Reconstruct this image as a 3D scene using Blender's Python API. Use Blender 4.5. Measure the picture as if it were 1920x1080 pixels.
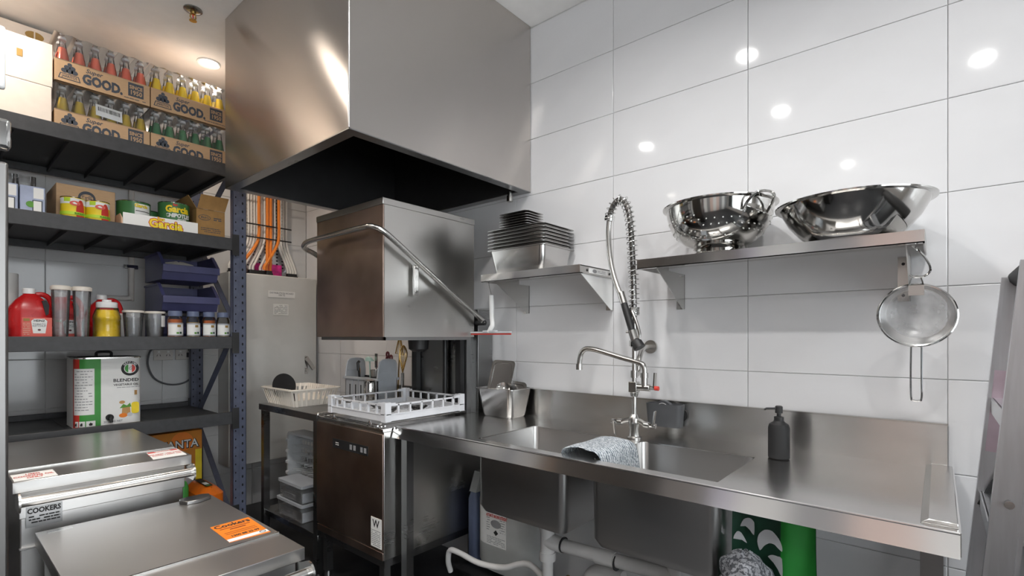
import bpy, math, random
from mathutils import Vector, Matrix
random.seed(7)
PI = math.pi
for _o in list(bpy.data.objects): bpy.data.objects.remove(_o)
SC = bpy.context.scene
COL = SC.collection

# ------------------------------------------------------------------ camera, world, exposure
cam = bpy.data.cameras.new('camera'); cam_o = bpy.data.objects.new('camera', cam); COL.objects.link(cam_o)
cam_o.location = (0, 0, 1.32); cam_o.rotation_euler = (PI/2, 0, math.radians(-49.6))
cam.sensor_width = 36; cam.lens = 36*940/1920; cam.shift_y = 91/1920; cam.clip_start = .02
SC.camera = cam_o
wd = bpy.data.worlds.new('world'); SC.world = wd; wd.use_nodes = True
wd.node_tree.nodes['Background'].inputs[0].default_value = (.93, .965, 1, 1)
wd.node_tree.nodes['Background'].inputs[1].default_value = 6.6
SC.view_settings.view_transform = 'Standard'; SC.view_settings.look = 'None'
SC.view_settings.gamma = 1; SC.view_settings.use_curve_mapping = False
SC.view_settings.exposure = -.15
LAMP_W = 11.0      # watts of every ceiling downlight

# ------------------------------------------------------------------ materials
MATS = {}
def _new(name):
    m = bpy.data.materials.new(name); m.use_nodes = True
    nt = m.node_tree; b = nt.nodes['Principled BSDF']; MATS[name] = m
    return m, nt, b
def mat(name, col, rough=.5, metal=0, var=.08, scale=14, rvar=.06, bump=0, spec=.5, emit=0, coat=0, stretch=(1, 1, 1), sss=0):
    m, nt, b = _new(name); N = nt.nodes; L = nt.links
    tc = N.new('ShaderNodeTexCoord'); mp = N.new('ShaderNodeMapping'); mp.inputs['Scale'].default_value = stretch
    nz = N.new('ShaderNodeTexNoise'); nz.inputs['Scale'].default_value = scale; nz.inputs['Detail'].default_value = 3
    L.new(tc.outputs['Object'], mp.inputs[0]); L.new(mp.outputs[0], nz.inputs['Vector'])
    rp = N.new('ShaderNodeValToRGB')
    rp.color_ramp.elements[0].position = .3; rp.color_ramp.elements[1].position = .7
    rp.color_ramp.elements[0].color = [max(0, c*(1-var)) for c in col]+[1]
    rp.color_ramp.elements[1].color = [min(1, c*(1+var)) for c in col]+[1]
    L.new(nz.outputs['Fac'], rp.inputs[0]); L.new(rp.outputs[0], b.inputs['Base Color'])
    mr = N.new('ShaderNodeMapRange'); mr.inputs[3].default_value = max(.01, rough-rvar); mr.inputs[4].default_value = min(1, rough+rvar)
    L.new(nz.outputs['Fac'], mr.inputs[0]); L.new(mr.outputs[0], b.inputs['Roughness'])
    b.inputs['Metallic'].default_value = metal; b.inputs['Specular IOR Level'].default_value = spec
    b.inputs['Coat Weight'].default_value = coat
    if bump:
        bp = N.new('ShaderNodeBump'); bp.inputs['Strength'].default_value = bump; bp.inputs['Distance'].default_value = .002
        L.new(nz.outputs['Fac'], bp.inputs['Height']); L.new(bp.outputs[0], b.inputs['Normal'])
    if emit:
        b.inputs['Emission Color'].default_value = list(col)+[1]; b.inputs['Emission Strength'].default_value = emit
    return m
def steel(name, col=(.60, .59, .57), rough=.26, aniso=.75, smudge=.12, brush='H', stain=None):
    """brushed stainless: grain lines, smudges, stretched highlights"""
    m, nt, b = _new(name); N = nt.nodes; L = nt.links
    b.inputs['Metallic'].default_value = 1
    tc = N.new('ShaderNodeTexCoord'); mp = N.new('ShaderNodeMapping')
    mp.inputs['Scale'].default_value = (1.2, 1.2, 220) if brush == 'H' else ((220, 1.2, 220) if brush == 'Y' else (220, 220, 1.2))
    n1 = N.new('ShaderNodeTexNoise'); n1.inputs['Scale'].default_value = 1.5; n1.inputs['Detail'].default_value = 2
    n2 = N.new('ShaderNodeTexNoise'); n2.inputs['Scale'].default_value = 3.2; n2.inputs['Detail'].default_value = 3
    L.new(tc.outputs['Object'], mp.inputs[0]); L.new(mp.outputs[0], n1.inputs['Vector']); L.new(tc.outputs['Object'], n2.inputs['Vector'])
    mx = N.new('ShaderNodeMix'); mx.inputs[0].default_value = .86
    L.new(n1.outputs['Fac'], mx.inputs[2]); L.new(n2.outputs['Fac'], mx.inputs[3])
    mr = N.new('ShaderNodeMapRange'); mr.inputs[1].default_value = .15; mr.inputs[2].default_value = .85
    mr.inputs[3].default_value = rough*(1-smudge*2); mr.inputs[4].default_value = rough*(1+smudge*2)
    L.new(mx.outputs[0], mr.inputs[0]); L.new(mr.outputs[0], b.inputs['Roughness'])
    rp = N.new('ShaderNodeValToRGB'); e = rp.color_ramp.elements
    e[0].position = .2; e[1].position = .8
    rp.color_ramp.interpolation = 'EASE'
    e[0].color = list(stain)+[1] if stain else [c*(1-smudge) for c in col]+[1]; e[1].color = list(col)+[1]
    L.new(n2.outputs['Fac'] if stain else mx.outputs[0], rp.inputs[0]); L.new(rp.outputs[0], b.inputs['Base Color'])
    if aniso:
        g = N.new('ShaderNodeNewGeometry')
        c1 = N.new('ShaderNodeVectorMath'); c1.operation = 'CROSS_PRODUCT'
        c1.inputs[1].default_value = (0, .03, 1) if brush != 'V' else (0, 1, .03)
        c2 = N.new('ShaderNodeVectorMath'); c2.operation = 'CROSS_PRODUCT'
        c3 = N.new('ShaderNodeVectorMath'); c3.operation = 'NORMALIZE'
        L.new(g.outputs['Normal'], c1.inputs[0]); L.new(g.outputs['Normal'], c2.inputs[0]); L.new(c1.outputs[0], c2.inputs[1])
        L.new(c2.outputs[0], c3.inputs[0]); L.new(c3.outputs[0], b.inputs['Tangent'])
        b.inputs['Anisotropic'].default_value = aniso
    return m
def clear(name, tint=(1, 1, 1), alpha=.14, rough=.05, body=(.8, .85, .87)):
    """thin clear plastic or glass: mostly see-through, glossy at grazing angles, a little milky"""
    m = bpy.data.materials.new(name); m.use_nodes = True; MATS[name] = m
    nt = m.node_tree; N = nt.nodes; L = nt.links; N.remove(N['Principled BSDF'])
    out = N['Material Output']
    tr = N.new('ShaderNodeBsdfTransparent'); tr.inputs[0].default_value = list(tint)+[1]
    gl = N.new('ShaderNodeBsdfGlossy'); gl.inputs['Roughness'].default_value = rough
    df = N.new('ShaderNodeBsdfDiffuse'); df.inputs[0].default_value = list(body)+[1]
    tc = N.new('ShaderNodeTexCoord'); nz = N.new('ShaderNodeTexNoise'); nz.inputs['Scale'].default_value = 30
    L.new(tc.outputs['Object'], nz.inputs['Vector'])
    mm = N.new('ShaderNodeMath'); mm.operation = 'MULTIPLY'; mm.inputs[1].default_value = alpha*2
    L.new(nz.outputs['Fac'], mm.inputs[0])
    m1 = N.new('ShaderNodeMixShader'); L.new(mm.outputs[0], m1.inputs[0]); L.new(tr.outputs[0], m1.inputs[1]); L.new(df.outputs[0], m1.inputs[2])
    lw = N.new('ShaderNodeFresnel'); lw.inputs[0].default_value = 1.42
    m2 = N.new('ShaderNodeMixShader'); L.new(lw.outputs[0], m2.inputs[0]); L.new(m1.outputs[0], m2.inputs[1]); L.new(gl.outputs[0], m2.inputs[2])
    L.new(m2.outputs[0], out.inputs[0])
    return m

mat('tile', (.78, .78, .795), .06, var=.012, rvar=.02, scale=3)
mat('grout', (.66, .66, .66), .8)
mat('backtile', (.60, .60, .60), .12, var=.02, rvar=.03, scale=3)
mat('ceiling', (.92, .905, .89), .85, var=.02)
mat('floor', (.030, .031, .034), .32, var=.3, scale=9)
mat('brown', (.30, .21, .15), .55, var=.15, scale=4, stretch=(1, 1, .12))
mat('plaster', (.62, .59, .56), .7, var=.05)
mat('reflectwhite', (.80, .80, .79), .5, var=.02)
mat('reflectpink', (.72, .55, .49), .5, var=.03)
mat('reflectlilac', (.50, .48, .62), .5, var=.03)
mat('reflectgrey', (.30, .30, .31), .5, var=.05)
mat('white', (.82, .82, .80), .45, var=.03)
mat('whitegloss', (.84, .84, .83), .22, var=.02)
mat('cream', (.80, .74, .66), .42, var=.03)
mat('black', (.016, .016, .017), .45, var=.2)
mat('blackmatte', (.012, .012, .013), .62, var=.2)
mat('rackblack', (.040, .041, .044), .5, var=.2, scale=30)
mat('rackblue', (.088, .10, .15), .42, var=.15, scale=25)
mat('hole', (.006, .006, .008), .9)
mat('hoodshade', (.02, .02, .021), .6, var=.2)  # shade of the hollow steel hood put into the liner's colour
steel('hoodsteel', (.60, .565, .535), .225, 1.0, .03)
steel('benchsteel', (.70, .69, .675), .22, .6, .07, brush='Y')
steel('fascia', (.90, .89, .88), .14, .3, .05)
steel('binsteel', (.55, .54, .53), .29, .55, .035)
steel('dishsteel', (.58, .57, .55), .29, .6, .09)
steel('dishfront', (.58, .45, .385), .35, .4, .10, stain=(.33, .245, .20))
steel('panelsteel', (.33, .33, .33), .30, .5, .16)
steel('fridgesteel', (.19, .185, .18), .34, .3, .06)
steel('satin', (.63, .62, .60), .24, 0, .12)
steel('pansteel', (.62, .61, .60), .22, 0, .14)
mat('chrome', (.70, .70, .69), .10, 1, var=.04, rvar=.04)
mat('mirrorsteel', (.58, .57, .55), .09, 1, var=.10, rvar=.05, scale=9)
mat('alu', (.62, .63, .65), .34, 1, var=.06, rvar=.06, stretch=(1, 1, .1), scale=60)
mat('pinkstain', (.62, .50, .565), .40, .9)
mat('kraft', (.50, .33, .19), .75, var=.06, scale=30, stretch=(1, 1, 12))
mat('kraftdark', (.36, .20, .065), .75, var=.08, scale=30)
mat('kraftpale', (.54, .39, .25), .75, var=.06, scale=30)
mat('ink', (.055, .065, .085), .7)
mat('inkblack', (.02, .02, .02), .7)
mat('inkgrey', (.30, .30, .31), .7)
mat('carton', (.80, .72, .64), .7, var=.03, scale=24)
mat('goldink', (.36, .22, .06), .6)
mat('paper', (.84, .84, .82), .6, var=.02)
mat('red', (.50, .012, .014), .28, var=.08)
mat('redprint', (.62, .045, .03), .5)
mat('labelred', (.70, .10, .07), .45, var=.05)
mat('redsoda', (.95, .20, .11), .2, emit=0, var=.04)
mat('yellowsoda', (1, .72, .01), .2, var=.03)
mat('ambersoda', (.60, .42, .02), .2, var=.05)
mat('greensoda', (.03, .22, .09), .2, var=.06)
mat('mustard', (.80, .56, .008), .28, var=.03)
mat('orange', (.86, .22, .01), .5, var=.05)
mat('orangebag', (.80, .17, .01), .35, var=.08, bump=.4, scale=40)
mat('fanta', (.62, .22, .015), .6, var=.05)
mat('yellowprint', (.90, .68, .02), .5)
mat('limeprint', (.50, .72, .04), .5)
mat('greencan', (.045, .17, .05), .4, var=.12)
mat('greenprint', (.05, .30, .05), .5, var=.08)
mat('leaf', (.10, .30, .03), .55)
mat('greenbag', (.006, .19, .018), .55, var=.18, scale=8)
mat('darkgreen', (.008, .055, .03), .55, var=.15)
mat('bluebin', (.060, .062, .155), .42, var=.1)
mat('bluelid', (.13, .16, .26), .42)
mat('bluebox', (.36, .41, .56), .4, var=.1, scale=20)
mat('spicered', (.48, .12, .025), .8, var=.2, scale=120)
mat('spicetan', (.42, .27, .09), .8, var=.2, scale=120)
mat('boardgrey', (.62, .62, .60), .42, var=.02)
mat('greyplastic', (.40, .42, .45), .42, var=.06)
mat('rackwhite', (.72, .73, .76), .38, var=.03)
mat('rackgrey', (.56, .58, .60), .42, var=.05)
mat('darkgrey', (.075, .078, .085), .5, var=.1)
mat('cable', (.76, .75, .72), .5, var=.03)
mat('cableorange', (.85, .24, .02), .5)
mat('pink', (.72, .03, .28), .5, var=.3, scale=30)
mat('pvc', (.66, .65, .64), .38, var=.04)
mat('drum', (.46, .47, .46), .42, var=.05)
mat('maroon', (.10, .012, .018), .4)
mat('mint', (.42, .60, .55), .45)
mat('wood', (.55, .30, .10), .5)
mat('brass', (.55, .36, .12), .25, 1)
mat('gunmetal', (.30, .29, .28), .22, 1)
mat('skinpink', (.72, .48, .36), .7)
mat('lens', (1, .93, .82), .5, emit=22)
clear('glass', (.985, .99, .99), .018, .03)
clear('plastic', (.97, .975, .98), .10, .10, (.85, .86, .87))
clear('film', (.985, .985, .985), .035, .12, (.9, .9, .9))
clear('windowglass', (.97, .98, .98), .02, .02)
clear('meshwire', (.80, .80, .80), .34, .3, (.35, .35, .35))
def cloth_mat(name, c1, c2, scale):
    m, nt, b = _new(name); N = nt.nodes; L = nt.links
    tc = N.new('ShaderNodeTexCoord'); wv = N.new('ShaderNodeTexWave'); wv.wave_profile = 'TRI'
    wv.inputs['Scale'].default_value = scale; wv.inputs['Distortion'].default_value = 6; wv.inputs['Detail Scale'].default_value = 4
    rp = N.new('ShaderNodeValToRGB'); rp.color_ramp.elements[0].color = list(c1)+[1]; rp.color_ramp.elements[1].color = list(c2)+[1]
    rp.color_ramp.elements[0].position = .35; rp.color_ramp.elements[1].position = .65
    L.new(tc.outputs['Object'], wv.inputs['Vector']); L.new(wv.outputs['Fac'], rp.inputs[0]); L.new(rp.outputs[0], b.inputs['Base Color'])
    b.inputs['Roughness'].default_value = .9
    bp = N.new('ShaderNodeBump'); bp.inputs['Strength'].default_value = .5; bp.inputs['Distance'].default_value = .002
    L.new(wv.outputs['Fac'], bp.inputs['Height']); L.new(bp.outputs[0], b.inputs['Normal'])
cloth_mat('cloth', (.16, .19, .22), (.58, .61, .64), 26)
cloth_mat('clothdark', (.06, .065, .075), (.24, .25, .27), 30)

# ------------------------------------------------------------------ mesh builder
class MB:
    def __init__(s): s.v = []; s.f = []
    def add(s, v, f):
        o = len(s.v); s.v += [tuple(p) for p in v]; s.f += [tuple(i+o for i in q) for q in f]; return s
    def box(s, x0, y0, z0, x1, y1, z1):
        if x0 > x1: x0, x1 = x1, x0
        if y0 > y1: y0, y1 = y1, y0
        if z0 > z1: z0, z1 = z1, z0
        v = [(x, y, z) for z in (z0, z1) for y in (y0, y1) for x in (x0, x1)]
        return s.add(v, [(0, 2, 3, 1), (4, 5, 7, 6), (0, 1, 5, 4), (2, 6, 7, 3), (0, 4, 6, 2), (1, 3, 7, 5)])
    def bar(s, p, q, w, h, up=(0, 0, 1)):
        """rectangular bar from p to q"""
        p = Vector(p); q = Vector(q); d = (q-p).normalized(); u = Vector(up)
        if abs(d.dot(u)) > .97: u = Vector((1, 0, 0))
        a = d.cross(u).normalized()*w/2; b = a.cross(d).normalized()*h/2
        v = [r+sa*a+sb*b for r in (p, q) for sa, sb in ((-1, -1), (1, -1), (1, 1), (-1, 1))]
        return s.add(v, [(3, 2, 1, 0), (4, 5, 6, 7), (0, 1, 5, 4), (1, 2, 6, 5), (2, 3, 7, 6), (3, 0, 4, 7)])
    def rings(s, rings, cap0=True, cap1=True, loop=False):
        n = len(rings[0]); o = len(s.v)
        for r in rings: s.v += [tuple(p) for p in r]
        m = len(rings)
        for i in range(m if loop else m-1):
            a = o+i*n; b = o+((i+1) % m)*n
            for j in range(n):
                k = (j+1) % n; s.f.append((a+j, a+k, b+k, b+j))
        if not loop:
            if cap0: s.f.append(tuple(o+j for j in reversed(range(n))))
            if cap1: s.f.append(tuple(o+(m-1)*n+j for j in range(n)))
        return s
    def tube(s, path, r, n=10, loop=False, caps=True):
        P = [Vector(p) for p in path]; R = r if isinstance(r, (list, tuple)) else [r]*len(P); rs = []
        m = len(P); prev = None
        for i, p in enumerate(P):
            if loop: d = P[(i+1) % m]-P[i-1]
            else: d = P[min(i+1, m-1)]-P[max(i-1, 0)]
            d.normalize()
            if prev is None:
                u = Vector((0, 0, 1)) if abs(d.z) < .9 else Vector((1, 0, 0)); a = d.cross(u).normalized()
            else: a = (prev-d*prev.dot(d)).normalized()
            prev = a; b = d.cross(a)
            rs.append([p+(a*math.cos(t)+b*math.sin(t))*R[i] for t in [2*PI*k/n for k in range(n)]])
        return s.rings(rs, caps, caps, loop)
    def cyl(s, p, q, r, r2=None, n=16): return s.tube([p, q], [r, r if r2 is None else r2], n)
    def lathe(s, prof, c=(0, 0, 0), n=28, cap0=True, cap1=True):
        return s.rings([[(c[0]+r*math.cos(2*PI*k/n), c[1]+r*math.sin(2*PI*k/n), c[2]+z) for k in range(n)] for r, z in prof], cap0, cap1)
    def prism(s, pts, fn, a, b):
        """2-D outline pts mapped by fn(u,v,depth) and extruded from a to b"""
        return s.rings([[fn(u, v, a) for u, v in pts], [fn(u, v, b) for u, v in pts]])
    def rbox(s, x0, y0, z0, x1, y1, z1, r, n=5, prof=None):
        """box with rounded vertical corners; prof = list of (inset, z fraction)"""
        rs = []
        for ins, zf in (prof or [(0, 0), (0, 1)]):
            rs.append([(x, y, z0+(z1-z0)*zf) for x, y in rrect(x0+ins, y0+ins, x1-ins, y1-ins, max(.001, r-ins*.4), n)])
        return s.rings(rs)
    def patch(s, c, r, a0, a1, z0, z1, n=10):
        """piece of a cylinder wall; angle 0 faces -Y"""
        v = []
        for i in range(n+1):
            a = a0+(a1-a0)*i/n
            for z in (z0, z1): v.append((c[0]+r*math.sin(a), c[1]-r*math.cos(a), z))
        return s.add(v, [(2*i, 2*i+2, 2*i+3, 2*i+1) for i in range(n)])
    def quad(s, *p): return s.add(p, [tuple(range(len(p)))])
def rrect(x0, y0, x1, y1, r, n=5):
    o = []
    for cx, cy, a in ((x1-r, y1-r, 0), (x0+r, y1-r, PI/2), (x0+r, y0+r, PI), (x1-r, y0+r, 1.5*PI)):
        for k in range(n+1):
            t = a+PI/2*k/n; o.append((cx+r*math.cos(t), cy+r*math.sin(t)))
    return o
def disc(cx, cy, rx, ry=None, n=20, a0=0, a1=2*PI):
    ry = rx if ry is None else ry
    return [(cx+rx*math.cos(a0+(a1-a0)*k/n), cy+ry*math.sin(a0+(a1-a0)*k/n)) for k in range(n)]
def smooth_path(pts, n=8):
    """Catmull-Rom through pts"""
    P = [Vector(p) for p in pts]; P = [2*P[0]-P[1]]+P+[2*P[-1]-P[-2]]; out = []
    for i in range(1, len(P)-2):
        for k in range(n):
            t = k/n; a, b, c, d = P[i-1:i+3]
            out.append(.5*((2*b)+(c-a)*t+(2*a-5*b+4*c-d)*t*t+(3*b-a-3*c+d)*t**3))
    out.append(P[-2]); return out

OFF = {}
def _mesh(name, mb, m, smooth=True, angle=35):
    me = bpy.data.meshes.new(name); me.from_pydata(mb.v, [], mb.f); me.update()
    me.materials.append(MATS[m])
    if smooth:
        me.polygons.foreach_set('use_smooth', [True]*len(me.polygons))
        me.set_sharp_from_angle(angle=math.radians(angle))
    return me
def fixn(me):
    import bmesh
    b = bmesh.new(); b.from_mesh(me); bmesh.ops.recalc_face_normals(b, faces=b.faces); b.to_mesh(me); b.free()
def thing(name, label, cat, loc=(0, 0, 0), group=None, local=False):
    o = bpy.data.objects.new(name, None); COL.objects.link(o); o.location = loc; o.empty_display_size = .05
    o['label'] = label; o['category'] = cat
    if group: o['group'] = group
    OFF[o.name] = Vector((0, 0, 0)) if local else Vector(loc)
    return o
def part(root, name, mb, m, bev=0, label=None, stuff=False, normals=True):
    off = OFF[root.name]
    if off.length: mb.v = [(x-off.x, y-off.y, z-off.z) for x, y, z in mb.v]
    me = _mesh(name, mb, m)
    if normals: fixn(me)
    o = bpy.data.objects.new(name, me); COL.objects.link(o); o.parent = root; OFF[o.name] = off
    if bev:
        bm = o.modifiers.new('edge', 'BEVEL'); bm.width = bev; bm.segments = 2; bm.limit_method = 'ANGLE'; bm.angle_limit = math.radians(40)
    if label: o['label'] = label
    if stuff: o['kind'] = 'stuff'
    return o
def single(name, mb, m, label, cat, group=None, bev=0, base=None):
    """a thing that is one mesh, its origin at its base"""
    xs = [v[0] for v in mb.v]; ys = [v[1] for v in mb.v]; zs = [v[2] for v in mb.v]
    b = base or ((min(xs)+max(xs))/2, (min(ys)+max(ys))/2, min(zs))
    mb.v = [(x-b[0], y-b[1], z-b[2]) for x, y, z in mb.v]
    me = _mesh(name, mb, m); fixn(me)
    o = bpy.data.objects.new(name, me); COL.objects.link(o); o.location = b; OFF[o.name] = Vector(b)
    o['label'] = label; o['category'] = cat
    if group: o['group'] = group
    if bev:
        bm = o.modifiers.new('edge', 'BEVEL'); bm.width = bev; bm.segments = 2; bm.limit_method = 'ANGLE'; bm.angle_limit = math.radians(40)
    return o
def struct(name, mb, m, parent=None):
    me = _mesh(name, mb, m); fixn(me)
    o = bpy.data.objects.new(name, me); COL.objects.link(o); OFF[o.name] = Vector((0, 0, 0))
    if parent: o.parent = parent
    else: o['kind'] = 'structure'
    return o
def dup(root, loc, label, group=None, rotz=None):
    r = root.copy(); COL.objects.link(r); r.location = loc; r['label'] = label
    if rotz is not None: r.rotation_euler = (0, 0, rotz)
    if group: r['group'] = group
    OFF[r.name] = OFF[root.name]
    for ch in list(root.children):
        c = ch.copy(); COL.objects.link(c); c.parent = r; OFF[c.name] = OFF[ch.name]
        for g in list(ch.children):
            d = g.copy(); COL.objects.link(d); d.parent = c; OFF[d.name] = OFF[g.name]
    return r
FY = (PI/2, 0, 0)           # print on a face that looks towards -Y
FX = (PI/2, 0, -PI/2)       # print on a face that looks towards -X
def text(parent, body, size, m, loc, rot=FY, sx=1.0, bold=0, wrap=0, shear=0, name='lettering', align='CENTER', space=1, lead=1):
    cu = bpy.data.curves.new(name, 'FONT'); cu.body = body; cu.size = size; cu.align_x = align; cu.align_y = 'CENTER'
    cu.offset = bold; cu.resolution_u = 2; cu.shear = shear; cu.space_character = space; cu.space_line = lead
    t = bpy.data.objects.new(name, cu)
    me = bpy.data.meshes.new_from_object(t); bpy.data.objects.remove(t); bpy.data.curves.remove(cu)
    for v in me.vertices:
        v.co.x *= sx
        if wrap:
            a = v.co.x/wrap; v.co.z = -wrap*(1-math.cos(a)); v.co.x = wrap*math.sin(a)
    me.materials.clear(); me.materials.append(MATS[m]); me.name = name
    o = bpy.data.objects.new(name, me); COL.objects.link(o); o.parent = parent
    o.location = Vector(loc)-OFF[parent.name]; o.rotation_euler = rot
    OFF[o.name] = OFF[parent.name]
    return o
def lines(mb, rows, x0, x1, z0, z1, y, jag=.3, h=.35):
    """fine print: rows of short bars on a plane that looks towards -Y"""
    for i in range(rows):
        z = z1-(z1-z0)*(i+.5)/rows; hh = (z1-z0)/rows*h/2; x = x0
        while x < x1*(1)-1e-4:
            w = (x1-x0)*random.uniform(.06, .2); e = min(x1, x+w)
            if random.random() > .12: mb.quad((x, y, z-hh), (e, y, z-hh), (e, y, z+hh), (x, y, z+hh))
            x = e+(x1-x0)*.02
        if random.random() < jag: pass
    return mb
def lines_x(mb, rows, y0, y1, z0, z1, x, h=.35):
    """the same on a plane that looks towards -X; y0 > y1"""
    for i in range(rows):
        z = z1-(z1-z0)*(i+.5)/rows; hh = (z1-z0)/rows*h/2; y = y0
        while y > y1+1e-4:
            e = max(y1, y-(y0-y1)*random.uniform(.06, .2))
            if random.random() > .12: mb.quad((x, y, z-hh), (x, e, z-hh), (x, e, z+hh), (x, y, z+hh))
            y = e-(y0-y1)*.02
    return mb
ORD = ['first', 'second', 'third', 'fourth', 'fifth', 'sixth', 'seventh', 'eighth', 'ninth', 'tenth', 'eleventh', 'twelfth', 'thirteenth', 'fourteenth', 'fifteenth']
#@@SECTION structure
# ------------------------------------------------------------------ the room
WX, WY, CZ = 2.126, 4.12, 2.99
LX, FYW = -2.6, -2.6
struct('floor', MB().box(LX-.15, FYW-.15, -.1, WX+.2, WY+.2, 0), 'floor')
struct('ceiling', MB().box(LX-.15, FYW-.15, CZ, WX+.2, WY+.2, CZ+.1), 'ceiling')
wr = struct('wall_right', MB().box(WX+.007, FYW, 0, WX+.15, WY+.15, CZ), 'grout')
wb = struct('wall_back', MB().box(LX, WY+.007, 0, WX+.007, WY+.15, CZ), 'grout')
def tile_mesh(name, mb, m):
    me = _mesh(name, mb, m, False); fixn(me); return me
ztile = [0]+[.282+.3*k for k in range(10)]
def tile(par, me, loc, sc, tilt):
    o = bpy.data.objects.new('tile', me); COL.objects.link(o); o.parent = par; o.location = loc; o.scale = sc
    o.rotation_euler = tilt; OFF[o.name] = Vector((0, 0, 0))
def bev_tile(ax):
    """unit tile with a small pillow edge; ax = 0 looks to -X, 1 looks to -Y"""
    e, d = .0022, .0010; mb = MB()
    out = [(-.5, -.5), (.5, -.5), (.5, .5), (-.5, .5)]
    rs = [[(s, t, .008) for s, t in out], [(s, t, d) for s, t in out], [(s*(1-2*e/.6), t*(1-2*e/.3), 0) for s, t in out]]
    f = (lambda s, t, w: (w, s, t)) if ax == 0 else (lambda s, t, w: (s, w, t))
    return mb.rings([[f(*p) for p in r] for r in rs], False, True)
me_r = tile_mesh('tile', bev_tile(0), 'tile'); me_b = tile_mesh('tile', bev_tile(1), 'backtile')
tj = lambda: random.uniform(-.0012, .0012)
for r in range(len(ztile)):
    z0 = ztile[r]; z1 = ztile[r+1] if r+1 < len(ztile) else CZ
    if z1-z0 < .02: continue
    for k in range(-3, 7):
        y0 = -.022+.6*k; y1 = min(y0+.6, WY)
        if y1-y0 < .03: continue
        tile(wr, me_r, (WX, (y0+y1)/2, (z0+z1)/2), (1, y1-y0-.0022, z1-z0-.0022), (0, tj(), tj()))
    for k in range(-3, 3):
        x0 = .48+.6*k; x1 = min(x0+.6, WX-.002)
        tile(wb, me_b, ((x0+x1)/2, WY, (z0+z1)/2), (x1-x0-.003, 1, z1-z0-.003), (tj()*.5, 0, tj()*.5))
# unseen behind the camera: cladding and door added for reflections, window widened for daylight
wl = struct('wall_left', MB().box(LX-.15, FYW, 0, LX, WY+.15, CZ), 'plaster')
seq = ['reflectgrey', 'reflectwhite', 'reflectgrey', 'reflectpink', 'reflectwhite', 'reflectpink', 'reflectgrey', 'reflectwhite', 'reflectlilac', 'reflectgrey', 'reflectwhite', 'brown', 'brown']
for k in range(13): struct('reflection_panel', MB().box(LX, -2.4+.5*k, 0, LX+.02, -1.905+.5*k, CZ-.02), seq[k], wl)  # panels added for their coloured bands in the steel's reflections
def added_flat_door(name, y0, y1):
    d = struct(name, MB().box(LX, y0, 0, LX+.06, y1, 2.1), 'plaster')
    struct('handle', MB().tube([(LX+.06, y1-.1, 1.0), (LX+.11, y1-.1, 1.0), (LX+.11, y1-.22, 1.0)], .009), 'chrome', d)
    struct('added_door_panel', MB().box(LX+.06, y0+.12, .25, LX+.066, y1-.25, 1.9), 'white', d)
added_flat_door('added_door_1', 2.62, 3.5)
wf = struct('wall_front', MB().box(LX-.15, FYW-.15, 0, -2.4, FYW, CZ).box(1.7, FYW-.15, 0, WX+.15, FYW, CZ)
            .box(-2.4, FYW-.15, 0, 1.7, FYW, .45).box(-2.4, FYW-.15, 2.6, 1.7, FYW, CZ), 'plaster')
wm_ = MB().box(-2.4, FYW-.10, .45, 1.7, FYW-.04, .51).box(-2.4, FYW-.10, 2.54, 1.7, FYW-.04, 2.6)
wxs = [-2.4, -1.39, -.35, .67, 1.64]
for x in wxs: wm_.box(x, FYW-.10, .45, x+.06, FYW-.04, 2.6)
wn = struct('enlarged_window_1', wm_, 'alu')  # opening enlarged to shopfront size to let in soft fill daylight
for a, b in zip(wxs, wxs[1:]): struct('pane', MB().box(a+.06, FYW-.075, .51, b, FYW-.069, 2.54), 'windowglass', wn)

# ------------------------------------------------------------------ ceiling downlights, sprinkler
def downlight(x, y, label, warm, w=1.0):
    t = thing('downlight', label, 'ceiling light', (x, y, CZ), 'recessed ceiling downlights')
    rg = [(.050, -.001), (.062, -.001), (.064, -.006), (.060, -.010), (.050, -.006)]
    part(t, 'trim_ring', MB().lathe(rg, (x, y, CZ), 28, False, False), 'whitegloss')
    part(t, 'lens', MB().lathe([(.052, -.002), (.052, -.004), (.001, -.005)], (x, y, CZ), 24), 'lens')
    l = bpy.data.lights.new('downlight_lamp', 'AREA'); l.shape = 'DISK'; l.size = .09; l.energy = LAMP_W*w
    l.color = (1, .86, .72) if warm else (1, .985, .965); l.spread = math.radians(150)
    lo = bpy.data.objects.new('downlight_lamp', l); COL.objects.link(lo); lo.parent = t; lo.location = (0, 0, -.013)
downlight(1.13, 3.39, 'round white recessed ceiling light shining above the soda bottles', True, .9)
downlight(.10, 3.12, 'round white ceiling light above the white cartons end of the rack', True, .85)
downlight(.16, 1.94, 'round white ceiling light above the pair of oil waste bins', False)
downlight(.16, .88, 'round white ceiling light over the open floor by the steel bench', False)
downlight(.17, -.20, 'round white ceiling light straight across from the stepladder', False)
downlight(1.10, .86, 'round white ceiling light closest above the two sink bowls', False)
downlight(1.10, -.20, 'round white ceiling light above the drainboard end of the bench', False)
downlight(-1.5, .66, 'round white ceiling light beside the left wall, nearer the window', False)
downlight(-1.5, 2.4, 'round white ceiling light beside the left wall, nearer the rack', True)
downlight(-1.5, -1.1, 'unseen ceiling light added by the shop window to brighten the left wall', False)  # added lamp, brightens the left wall that the steel mirrors
t = thing('fire_sprinkler', 'dark bronze fire sprinkler head hanging from the ceiling', 'sprinkler', (.894, 2.9, CZ))
c = (.894, 2.9, CZ)
part(t, 'escutcheon', MB().lathe([(.042, 0), (.042, -.005), (.030, -.012), (.014, -.012), (.012, 0)], c), 'gunmetal')
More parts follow.
